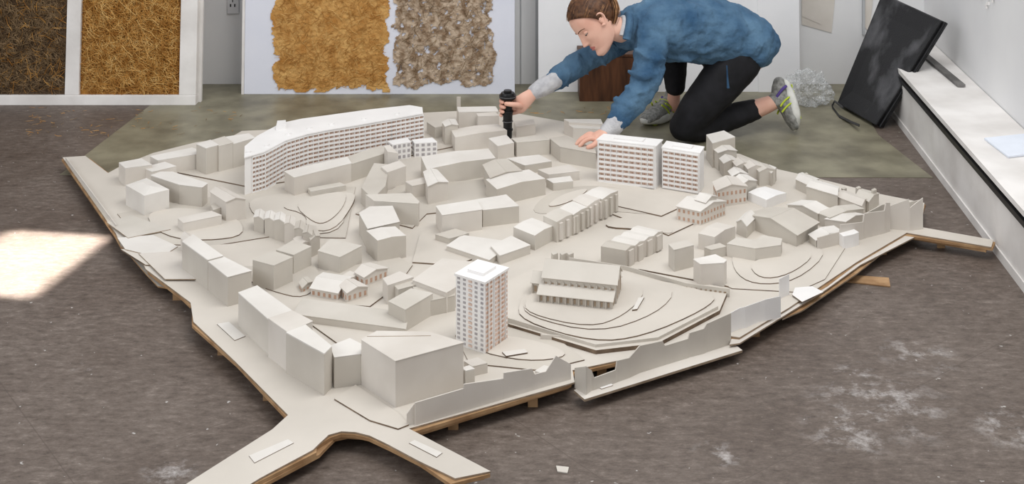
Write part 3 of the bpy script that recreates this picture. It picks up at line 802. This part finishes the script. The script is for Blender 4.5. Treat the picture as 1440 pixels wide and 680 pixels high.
def loft(bm, nodes, ref, seg=20, sub=5, cap=True):
    pos=[Vector(n[0]) for n in nodes]; R=[Vector((n[1],n[2],0)) for n in nodes]
    pos=[pos[0]*2-pos[1]]+pos+[pos[-1]*2-pos[-2]]; R=[R[0]]+R+[R[-1]]
    C=[];RR=[]
    for i in range(1,len(pos)-2):
        for k in range(sub):
            t=k/sub; C.append(cr(pos[i-1],pos[i],pos[i+1],pos[i+2],t)); RR.append(R[i].lerp(R[i+1],t))
    C.append(pos[-2]); RR.append(R[-2])
    T=[(C[min(i+1,len(C)-1)]-C[max(i-1,0)]).normalized() for i in range(len(C))]
    if cap:
        c0,c1=C[0],C[-1]; t0,t1=T[0],T[-1]; r0,r1=RR[0],RR[-1]
        A4=[math.radians(a) for a in (80,60,40,20)]
        rm0=min(r0.x,r0.y); rm1=min(r1.x,r1.y)
        C=[c0-t0*rm0*math.sin(a) for a in A4]+C+[c1+t1*rm1*math.sin(a) for a in A4[::-1]]
        RR=[r0*math.cos(a) for a in A4]+RR+[r1*math.cos(a) for a in A4[::-1]]
        T=[t0]*4+T+[t1]*4
    rings=[]
    ref=Vector(ref)
    for c,r,t in zip(C,RR,T):
        a=(ref-t*ref.dot(t)).normalized(); b=t.cross(a)
        rings.append([bm.verts.new(c+a*r.x*math.cos(2*math.pi*k/seg)+b*r.y*math.sin(2*math.pi*k/seg)) for k in range(seg)])
    for i in range(len(rings)-1):
        for k in range(seg): bm.faces.new((rings[i][k],rings[i][(k+1)%seg],rings[i+1][(k+1)%seg],rings[i+1][k]))
    bm.faces.new(rings[0][::-1]); bm.faces.new(rings[-1])
def ell(bm, c, r, M=None, sub=3):
    g=bmesh.ops.create_icosphere(bm,subdivisions=sub,radius=1)
    for v in g['verts']:
        v.co=Vector((v.co.x*r[0],v.co.y*r[1],v.co.z*r[2]))+Vector(c)
        if M: v.co=M@v.co
def organic(name,bm,mat,vox,sm=6,disp=None,parent=wo):
    o=newobj(name,bm,mat,parent,smooth=True)
    r=o.modifiers.new('r','REMESH'); r.mode='VOXEL'; r.voxel_size=vox; r.use_smooth_shade=True
    s=o.modifiers.new('s','SMOOTH'); s.iterations=sm; s.factor=0.5
    if disp:
        for sc_,st in disp:
            tx=bpy.data.textures.new(name+'_t','CLOUDS'); tx.noise_scale=sc_; tx.noise_depth=3
            d=o.modifiers.new('d','DISPLACE'); d.texture=tx; d.strength=st; d.mid_level=0.5; d.texture_coords='LOCAL'
    return o
YA=(0,1,0)
C=Vector((0.330,4.985,0.515)); Fw=Vector((-0.66,-0.38,-0.65)).normalized(); Up=Vector((-0.66,0.08,0.72)); Up=(Up-Fw*Up.dot(Fw)).normalized(); Rt=Fw.cross(Up)
M=Matrix(((Rt.x,Fw.x,Up.x,C.x),(Rt.y,Fw.y,Up.y,C.y),(Rt.z,Fw.z,Up.z,C.z),(0,0,0,1)))
bm=bmesh.new()
loft(bm,[(W(1048,66,5.2),.14,.10),(W(1010,50,5.18),.13,.10),(W(960,42,5.13),.12,.10),(W(915,42,5.08),.15,.09),(W(888,40,5.05),.06,.06)],YA)
loft(bm,[(W(915,45,5.0),.05,.05),(W(903,122,4.87),.04,.04),(W(862,180,4.785),.026,.022)],YA)
loft(bm,[(W(885,45,5.15),.05,.05),(W(818,88,5.1),.038,.038),(W(757,127,5.0),.026,.022)],YA)
loft(bm,[(W(1038,82,5.13),.08,.08),(W(962,176,5.08),.05,.05),(W(1010,168,5.15),.045,.045),(W(1066,152,5.2),.038,.038),(W(1096,140,5.24),.029,.028)],YA)
loft(bm,[(W(1030,80,5.28),.08,.08),(W(940,28,5.4),.050,.050),(W(948,85,5.4),.040,.040),(W(948,128,5.4),.028,.028),(W(946,150,5.41),.028,.028)],YA)
loft(bm,[(M@Vector((0,-0.025,-0.03)),.048,.05),(M@Vector((0,-0.045,-0.09)),.046,.048),(W(886,40,5.05),.055,.06)],YA)
organic('body',bm,SKIN,0.007,4)
sec=[(-0.1165,.004,.060,.050),(-0.114,.016,.074,.035),(-0.108,.027,.081,.012),(-0.096,.038,.084,-.012),(-0.080,.047,.083,-.035),(-0.060,.055,.083,-.055),(-0.035,.062,.084,-.075),(-0.010,.067,.084,-.090),(0.015,.071,.083,-.100),(0.040,.0735,.084,-.106),(0.065,.071,.077,-.104),(0.088,.061,.060,-.090),(0.105,.043,.036,-.064),(0.114,.020,.010,-.034),(0.116,.004,-.006,-.016)]
def secat(z):
    for a,b in zip(sec[:-1],sec[1:]):
        if z<=b[0]:
            t=(z-a[0])/(b[0]-a[0]); return [a[i]+(b[i]-a[i])*t for i in (1,2,3)]
    return sec[-1][1:]
def G(x,z,x0,z0,sx,sz): return math.exp(-((x-x0)/sx)**2-((z-z0)/sz)**2)
bm=bmesh.new(); NV=120; NU=96; rows=[]
for j in range(NV+1):
    t=j/NV; zz_=-0.1165+0.2325*(0.5-0.5*math.cos(math.pi*t)); row=[]
    w_,f_,b_=secat(zz_)
    acc=[0,0,0]
    for dz in (-0.008,-0.004,0,0.004,0.008):
        s3=secat(min(0.1159,max(-0.1164,zz_+dz)))
        for i in range(3): acc[i]+=s3[i]/5
    k_=min(1,min(zz_+0.1165,0.116-zz_)/0.01); w_,f_,b_=[a_*k_+o_*(1-k_) for a_,o_ in zip(acc,(w_,f_,b_))]
    yc=(f_+b_)/2 if f_-b_<0.06 else min(max(-0.01,b_+0.02),f_-0.02)
    for i in range(NU):
        ph=2*math.pi*i/NU; x=w_*math.sin(ph); cph=math.cos(ph)
        y=yc+(f_-yc)*(abs(cph)**0.85) if cph>=0 else yc-(yc-b_)*abs(cph)
        if cph>0:
            z=zz_; ax=abs(x)
            nb=0
            if z<0.022 and z>-0.048:
                tt=(0.022-z)/0.056
                prof=0.001+0.021*min(1,tt)**1.3
                if z<-0.034: prof*=max(0,1-((-0.034-z)/0.010)**1.5) if z>-0.044 else 0
                nb=prof*math.exp(-(x/(0.0065+0.0045*min(1,max(0,tt))))**2)
            y+=nb
            y+=0.006*G(ax,z,0.011,-0.036,0.005,0.005)
            y-=0.0095*G(ax,z,0.031,0.002,0.014,0.010)
            y+=0.003*G(ax,z,0.027,0.021,0.020,0.007)
            y+=0.004*G(ax,z,0.040,-0.024,0.016,0.016)
            y+=0.0060*G(x,z,0,-0.0575,0.015,0.0042)+0.0065*G(x,z,0,-0.0675,0.013,0.0048)-0.002*G(x,z,0,-0.0625,0.02,0.0016)
            y-=0.004*G(x,z,0,-0.079,0.02,0.006); y+=0.005*G(x,z,0,-0.096,0.014,0.010)
            y-=0.0015*G(x,z,0,-0.049,0.003,0.005)
        row.append(bm.verts.new(M@Vector((x,y,zz_))))
    rows.append(row)
Mi=M.inverted()
for j in range(NV):
    for i in range(NU):
        f=bm.faces.new((rows[j][i],rows[j][(i+1)%NU],rows[j+1][(i+1)%NU],rows[j+1][i]))
        cc=Mi@f.calc_center_median()
        if cc.y>0.05 and ((cc.x/0.021)**2+((cc.z+0.0625)/0.0095)**2)<1: f.material_index=1
bm.faces.new(rows[0]); bm.faces.new(rows[-1])
newobj('head',bm,[SKIN,LIPC],wo,smooth=True)
for s_ in (-1,1):
    bm=bmesh.new()
    loft(bm,[(M@Vector((s_*0.071,0.006,-0.022)),.005,.004),(M@Vector((s_*0.077,-0.006,-0.026)),.006,.004),(M@Vector((s_*0.081,-0.020,-0.006)),.006,.004),(M@Vector((s_*0.082,-0.020,0.016)),.006,.004),(M@Vector((s_*0.077,-0.004,0.024)),.006,.004),(M@Vector((s_*0.071,0.005,0.010)),.005,.004)],Rt,10)
    ell(bm,(s_*0.073,-0.008,0.0),(0.006,0.014,0.024),M)
    organic('ear',bm,SKIN,0.0025,3)
    bm=bmesh.new(); ell(bm,(s_*0.030,0.0615,0.001),(0.0135,0.0125,0.0095),M); newobj('eye',bm,EYEW,wo,smooth=True)
    bm=bmesh.new(); ell(bm,(s_*0.030,0.0705,-0.0045),(0.0050,0.004,0.0036),M); newobj('iris',bm,EYED,wo,smooth=True)
    bm=bmesh.new(); ell(bm,(s_*0.030,0.0615,0.0035),(0.0150,0.0140,0.0092),M); newobj('eyelid',bm,SKIN,wo,smooth=True)
    tube('lashes',[M@Vector((s_*0.017,0.0690,-0.003)),M@Vector((s_*0.024,0.0755,-0.0042)),M@Vector((s_*0.036,0.0745,-0.004)),M@Vector((s_*0.046,0.0645,-0.002))],0.0009,EYED,wo,2)
    tube('eyebrow',[M@Vector((s_*0.012,0.0845,0.019)),M@Vector((s_*0.024,0.0835,0.0245)),M@Vector((s_*0.040,0.0745,0.0255)),M@Vector((s_*0.052,0.062,0.019))],[0.0016,0.0022,0.0018,0.0008],BROW,wo,2)
def onhead(p,r=1.0):
    c=Vector((0,-0.012,0.030)); d=(p-c); e=Vector((d.x/0.080,d.y/0.101,d.z/0.092)); l=e.length
    return c+d/l*r
def hairline(a):
    th=a*math.radians(104)
    return onhead(Vector((0.083*math.sin(th), 0.060*math.cos(th)+0.004, 0.070*max(0,math.cos(th))**0.6-0.020*abs(a)**2+0.006)))
tail=Vector((0.0,-0.112,0.040))
bm=bmesh.new(); NA=48; NT=16; g=[]
for i in range(NA+1):
    a=-1+2*i/NA; h=hairline(a); row=[]
    for j in range(NT+1):
        t=j/NT
        p=h.lerp(tail,t)+Vector((a*0.06,0,(1-abs(a))*0.09-0.02*abs(a)))*math.sin(math.pi*t)
        p=onhead(p,1.02+0.012*math.sin(i*2.3)*math.sin(math.pi*t)-0.05*(1-t)**3)
        row.append(bm.verts.new(M@p))
    g.append(row)
for i in range(NA):
    for j in range(NT): bm.faces.new((g[i][j],g[i+1][j],g[i+1][j+1],g[i][j+1]))
bmesh.ops.remove_doubles(bm,verts=bm.verts,dist=0.0008)
o=newobj('hair_cap',bm,HAIR,wo,smooth=True); so=o.modifiers.new('sol','SOLIDIFY'); so.thickness=0.006; so.offset=0
bm=bmesh.new(); ell(bm,(0,-0.048,0.005),(0.073,0.062,0.074),M); organic('hair_nape',bm,HAIR,0.004,2)
cu=bpy.data.curves.new('hair_strands','CURVE'); cu.dimensions='3D'; cu.bevel_depth=0.0011; cu.bevel_resolution=1; cu.materials.append(HAIR); cu.materials.append(HAIR2)
def strand(pts,mi,rad):
    sp=cu.splines.new('NURBS'); sp.points.add(len(pts)-1); sp.order_u=4; sp.use_endpoint_u=True; sp.material_index=mi
    for k,q in enumerate(pts): sp.points[k].co=(q.x,q.y,q.z,1); sp.points[k].radius=rad[k]
for i in range(460):
    a=random.uniform(-1,1); h=hairline(a); pts=[]
    s0=random.uniform(-0.03,0.35); of=random.uniform(1.02,1.05)
    for k in range(6):
        t=max(0,s0+(1-s0)*k/5)
        p=h.lerp(tail,t)+Vector((a*0.06,0,(1-abs(a))*0.09-0.02*abs(a)))*math.sin(math.pi*t)
        pts.append(M@onhead(p,of))
    strand(pts,1 if random.random()<0.12 else 0,[0.4,1,1.2,1.2,1,0.8])
for i in range(160):
    a=random.choice((-1,1))*random.uniform(0.6,1); pts=[]
    h=onhead(Vector((0.083*a,-0.025-0.05*random.random(),-0.01-0.05*random.random())),0.99)
    for k in range(5):
        t=k/4; pts.append(M@onhead(h.lerp(tail,t)+Vector((a*0.03,-0.02,0))*math.sin(math.pi*t),1.03))
    strand(pts,1 if random.random()<0.12 else 0,[0.5,1.2,1.3,1.2,0.8])
t0=M@tail
for i in range(110):
    r=Vector((random.gauss(0,0.008),random.gauss(0,0.008),random.gauss(0,0.007)))
    pts=[t0+r*0.3,t0+Vector((0.018,-0.02,0.010))+r,t0+Vector((0.036,-0.05,-0.02))+r*1.3,t0+Vector((0.038,-0.07,-0.06))+r*1.3,t0+Vector((0.026,-0.08,-0.10))+r*0.8]
    strand(pts,1 if random.random()<0.55 else 0,[1.3,1.3,1.3,1.2,0.3])
o=bpy.data.objects.new('hair_strands',cu); sc.collection.objects.link(o); o.parent=wo

bm=bmesh.new()
loft(bm,[(W(1056,58,5.2),.165,.110),(W(1022,48,5.19),.175,.135),(W(975,40,5.15),.165,.140),(W(930,38,5.1),.170,.132),(W(898,40,5.07),.135,.100),(W(884,42,5.055),.085,.080)],YA,28)
loft(bm,[(W(918,42,4.99),.075,.072),(W(912,92,4.92),.066,.066),(W(903,124,4.87),.056,.058),(W(882,154,4.82),.047,.048),(W(868,171,4.79),.041,.041)],YA)
loft(bm,[(W(885,45,5.15),.072,.072),(W(850,68,5.13),.060,.058),(W(818,88,5.1),.052,.050),(W(790,107,5.05),.046,.044),(W(774,118,5.02),.041,.039)],YA)
def fold(pts,r): loft(bm,[(p,rr,rr) for p,rr in zip(pts,r)],(0.1,1,0.2),10,4)
fold([W(950,22,4.99),W(985,32,5.005),W(1025,34,5.04)],[.010,.018,.008])
fold([W(955,62,4.975),W(985,70,5.00),W(1020,70,5.04)],[.010,.020,.008])
fold([W(940,80,4.985),W(965,82,5.00),W(985,80,5.03)],[.010,.018,.008])
fold([W(960,46,4.975),W(990,50,5.00),W(1010,56,5.03)],[.006,.012,.006])
fold([W(895,70,4.90),W(915,82,4.868),W(938,84,4.885)],[.008,.014,.006])
fold([W(885,100,4.875),W(905,108,4.83),W(926,104,4.855)],[.008,.014,.006])
fold([W(880,122,4.845),W(900,130,4.805),W(918,124,4.835)],[.008,.013,.006])
fold([W(866,140,4.82),W(886,150,4.785),W(902,152,4.805)],[.006,.011,.006])
fold([W(838,60,5.07),W(842,76,5.068),W(852,92,5.085)],[.008,.012,.006])
fold([W(812,76,5.055),W(816,92,5.048),W(828,106,5.065)],[.008,.012,.006])
fold([W(786,96,5.015),W(790,110,5.005),W(800,122,5.025)],[.006,.010,.006])
organic('denim_jacket',bm,DENIM,0.007,3,[(0.10,0.028),(0.035,0.016)])
pts=[M@Vector((0.062,0.0,-0.125)),M@Vector((0.072,-0.06,-0.11)),M@Vector((0.045,-0.115,-0.085)),M@Vector((-0.02,-0.125,-0.08)),M@Vector((-0.07,-0.08,-0.10)),M@Vector((-0.07,-0.02,-0.13))]
tube('jacket_collar',pts,0.016,DENIM,wo)
tube('hoodie_neck',[p.lerp(M@Vector((0,-0.04,-0.10)),0.28)+Up*0.010 for p in pts],0.013,HOOD,wo)
tube('toggle_cord',[W(1022,92,5.0),W(1023,110,4.995),W(1024,124,4.99)],[0.003,0.003,0.006],DENIMD,wo)
bm=bmesh.new(); loft(bm,[(W(780,113,5.03),.040,.038),(W(764,122,5.01),.040,.037),(W(752,129,4.995),.034,.030)],YA); organic('cuff_right',bm,HOOD,0.006,3,[(0.02,0.004)])
bm=bmesh.new(); loft(bm,[(W(870,169,4.797),.037,.037),(W(862,178,4.785),.038,.037),(W(853,186,4.775),.034,.030)],YA); organic('cuff_left',bm,HOOD,0.006,3,[(0.02,0.003)])
bm=bmesh.new()
loft(bm,[(W(1046,62,5.2),.155,.105),(W(1026,66,5.2),.16,.115),(W(1008,66,5.19),.13,.10)],YA,24)
loft(bm,[(W(1038,84,5.12),.095,.098),(W(1008,122,5.1),.085,.088),(W(975,160,5.08),.068,.070),(W(962,177,5.08),.060,.060)],YA)
loft(bm,[(W(962,178,5.08),.060,.060),(W(985,178,5.11),.056,.058),(W(1015,168,5.15),.058,.056),(W(1045,159,5.18),.051,.049),(W(1060,154,5.2),.044,.044)],YA)
loft(bm,[(W(1030,80,5.28),.09,.09),(W(985,52,5.35),.08,.08),(W(940,28,5.4),.070,.070),(W(947,70,5.40),.062,.062),(W(949,120,5.40),.046,.046)],YA)
organic('leggings',bm,LEG,0.008,4,[(0.06,0.008)])
def shoe(name, heel, toe, upv, ct=0.16):
    L_=(toe-heel).length; X=(toe-heel).normalized(); Z=Vector(upv); Z=(Z-X*Z.dot(X)).normalized(); Yv=Z.cross(X)
    S=Matrix(((X.x,Yv.x,Z.x,heel.x),(X.y,Yv.y,Z.y,heel.y),(X.z,Yv.z,Z.z,heel.z),(0,0,0,1)))
    bm=bmesh.new()
    prof=[(0.02,0.026,0.026,0.042),(0.12,0.033,0.034,0.046),(0.28,0.035,0.042,0.048),(0.45,0.037,0.036,0.042),(0.62,0.042,0.028,0.036),(0.80,0.043,0.022,0.032),(0.95,0.032,0.016,0.026)]
    loft(bm,[(S@Vector((t*L_,0,zc_)),w,h) for t,w,h,zc_ in prof],Yv,20)
    loft(bm,[(S@Vector((ct*L_,0,0.055)),.033,.034),(S@Vector((ct*L_,0,0.085)),.032,.032)],Yv,16)
    organic(name+'_upper',bm,SHOEG,0.004,2)
    bm=bmesh.new(); n=28; outl=[]
    for k in range(n):
        a=2*math.pi*k/n; x=0.5-0.53*math.cos(a); w=0.036+0.012*min(1,max(0,(x-0.2)/0.5)); outl.append((x*L_,w*math.sin(a)))
    def ring(s_,z,dz=0): return [bm.verts.new(S@Vector(((x-L_*.5)*s_+L_*.5,y*s_,z+dz*max(0,(x/L_-0.7))))) for x,y in outl]
    rs=[ring(0.92,0.0,0.03),ring(1.0,0.008,0.03),ring(1.03,0.022,0.025),ring(0.96,0.034,0.0)]
    for a_,b_ in zip(rs[:-1],rs[1:]):
        for k in range(n): bm.faces.new((a_[k],a_[(k+1)%n],b_[(k+1)%n],b_[k]))
    bm.faces.new(rs[0][::-1]); bm.faces.new(rs[-1]); newobj(name+'_sole',bm,SHOEW,wo,smooth=True)
    bm=bmesh.new()
    for k in range(6):
        x=L_*(0.1+k*0.13); add_box(bm,S@Vector((x,-0.028,-0.002)),X*L_*0.07,Yv*0.056,Z*0.004)
    newobj(name+'_tread',bm,SHOEY,wo)
    for s_ in (-1,1):
        for (a0,a1,r) in ((0.35,0.50,0.004),(0.48,0.62,0.004),(0.12,0.30,0.006)):
            tube(name+'_stripe',[S@Vector((a0*L_,s_*0.040,0.030)),S@Vector((a0*L_+0.008,s_*0.038,0.055)),S@Vector((a1*L_,s_*0.026,0.074 if a0>0.2 else 0.080))],r,SHOEY if a0>0.2 else SHOEP,wo,2)
    for k in range(5):
        x=L_*(0.40+k*0.07); z=0.082-k*0.007
        tube(name+'_lace',[S@Vector((x,-0.022,z-0.006)),S@Vector((x+0.003,0,z+0.003)),S@Vector((x,0.022,z-0.006))],0.0028,SHOEY,wo,2)
shoe('left_shoe',W(1108,113,5.27),W(1126,180,5.2),(-1,-0.35,-0.35),0.36)
hl=gp(952,160); tl=gp(905,180)
shoe('right_shoe',Vector((hl.x,hl.y,0.006)),Vector((tl.x,tl.y,0.006)),(0,0,1))
T=Vector((W(714,190,4.95).x,4.95,0))
g=empty('handheld_camera_gimbal')
def cyl(bm,c,r0,r1,z0,z1,seg=32):
    a=[bm.verts.new((c.x+r0*math.cos(2*math.pi*k/seg),c.y+r0*math.sin(2*math.pi*k/seg),z0)) for k in range(seg)]
    b=[bm.verts.new((c.x+r1*math.cos(2*math.pi*k/seg),c.y+r1*math.sin(2*math.pi*k/seg),z1)) for k in range(seg)]
    for k in range(seg): bm.faces.new((a[k],a[(k+1)%seg],b[(k+1)%seg],b[k]))
    bm.faces.new(a[::-1]); bm.faces.new(b)
bm=bmesh.new(); zz=0.062
cyl(bm,T,0.017,0.018,zz,zz+0.03); cyl(bm,T,0.0205,0.0205,zz+0.03,zz+0.038); cyl(bm,T,0.0175,0.0195,zz+0.038,0.165); cyl(bm,T,0.0225,0.0225,0.165,0.172); cyl(bm,T,0.018,0.018,0.172,0.214)
cyl(bm,T,0.026,0.034,0.214,0.222); cyl(bm,T,0.034,0.034,0.222,0.234); cyl(bm,T,0.030,0.026,0.234,0.243); cyl(bm,T,0.016,0.016,0.243,0.252)
o=newobj('grip_and_head',bm,BLACK,g); bevel(o,0.001)
bm=bmesh.new(); cyl(bm,T,0.0215,0.0215,0.128,0.1295); cyl(bm,T,0.0345,0.0345,0.227,0.229); newobj('trim_rings',bm,mk('tool_grey',(110,110,112)),g)
bm=bmesh.new()
wr=W(751,130,4.99); pc_=T+Vector((0.048,0.018,0.190))
loft(bm,[(wr,.024,.022),(wr.lerp(pc_,0.5),.022,.030),(pc_,.016,.036),(T+Vector((0.034,0.022,0.186)),.012,.036)],YA,16)
organic('right_palm',bm,SKIN,0.0035,3)
def finger(name,pts,r):
    bm=bmesh.new(); loft(bm,[(p,r_,r_) for p,r_ in zip(pts,r)],(0,0.2,1),12,4); organic(name,bm,SKIN,0.0022,1)
for i,(dz,rr,sp_) in enumerate(((0.027,.0085,1.0),(0.008,.0088,1.08),(-0.011,.0085,1.0),(-0.029,.0075,0.85))):
    R_=0.0275
    pts=[T+Vector((0.040,0.020,0.187+dz*0.95))]
    for a in (55,100,150,200,235):
        a_=math.radians(55+(a-55)*sp_*0.95)
        pts.append(T+Vector((R_*math.cos(a_),R_*math.sin(a_),0.182+dz)))
    finger('right_finger_%d'%(i+1),pts,[rr*1.1,rr*1.08,rr,rr*0.97,rr*0.92,rr*0.85])
finger('right_thumb',[T+Vector((0.050,0.004,0.186)),T+Vector((0.040,-0.014,0.196)),T+Vector((0.018,-0.028,0.203)),T+Vector((-0.006,-0.029,0.206))],[.0125,.0115,.010,.0088])
wr=W(854,185,4.775); k0=W(836,193,4.752)
bm=bmesh.new(); loft(bm,[(wr,.026,.020),(wr.lerp(k0,0.5),.034,.017),(k0,.038,.014)],YA,16); organic('left_palm',bm,SKIN,0.0035,3)
for i,(dy,L_,rr) in enumerate(((-0.030,0.066,.0085),(-0.010,0.076,.0088),(0.010,0.070,.0085),(0.029,0.056,.0075))):
    b0=k0+Vector((0.004,dy,0)); dr=Vector((-1,dy*4-0.1,0)).normalized()
    finger('left_finger_%d'%(i+1),[b0,b0+dr*L_*0.35+Vector((0,0,0.006)),b0+dr*L_*0.7+Vector((0,0,-0.003)),b0+dr*L_*0.96+Vector((0,0,-0.018))],[rr*1.15,rr*1.05,rr*.95,rr*.82])
finger('left_thumb',[wr.lerp(k0,0.35)+Vector((0,-0.022,0)),wr.lerp(k0,0.6)+Vector((-0.004,-0.046,-0.004)),k0+Vector((-0.008,-0.062,-0.010)),k0+Vector((-0.028,-0.068,-0.016))],[.013,.0115,.010,.0085])

# ================================================================== light
w=bpy.data.worlds.new('World'); sc.world=w; w.use_nodes=True
w.node_tree.nodes['Background'].inputs[0].default_value=(0.965,0.975,1,1); w.node_tree.nodes['Background'].inputs[1].default_value=0.68
def area(name,loc,tgt,sx,sy,P,col=(1,1,1),spread=180):
    l=bpy.data.lights.new(name,'AREA'); l.shape='RECTANGLE'; l.size=sx; l.size_y=sy; l.energy=P; l.color=col; l.spread=math.radians(spread)
    o=bpy.data.objects.new(name,l); sc.collection.objects.link(o); o.location=loc
    o.rotation_euler=(Vector(tgt)-Vector(loc)).to_track_quat('-Z','Y').to_euler(); return o
area('overhead_key',(1.0,3.2,3.5),(0,4.6,0),2.6,1.6,78,(1,0.99,0.97))  # added overhead key lamp, lifts roofs against walls and brightens the back wall
area('window_light',(-3.6,1.4,2.4),(0,4.4,0.2),2.0,1.5,46,(0.97,0.985,1))
pc0=gp(42,368)
area('sun_through_window',(pc0.x-1.5,pc0.y+0.25,2.6),(pc0.x-0.03,pc0.y,0),0.46,0.30,4.6,(1,0.96,0.9),spread=1.5)

cam=bpy.data.cameras.new('camera'); co=bpy.data.objects.new('camera',cam); sc.collection.objects.link(co)
co.location=(0,0,HC); co.rotation_euler=(math.radians(90),0,0)
cam.sensor_width=36; cam.lens=36*F/1440; cam.shift_y=-(340-YH)/1440.0; cam.clip_start=0.05; cam.clip_end=60
sc.camera=co
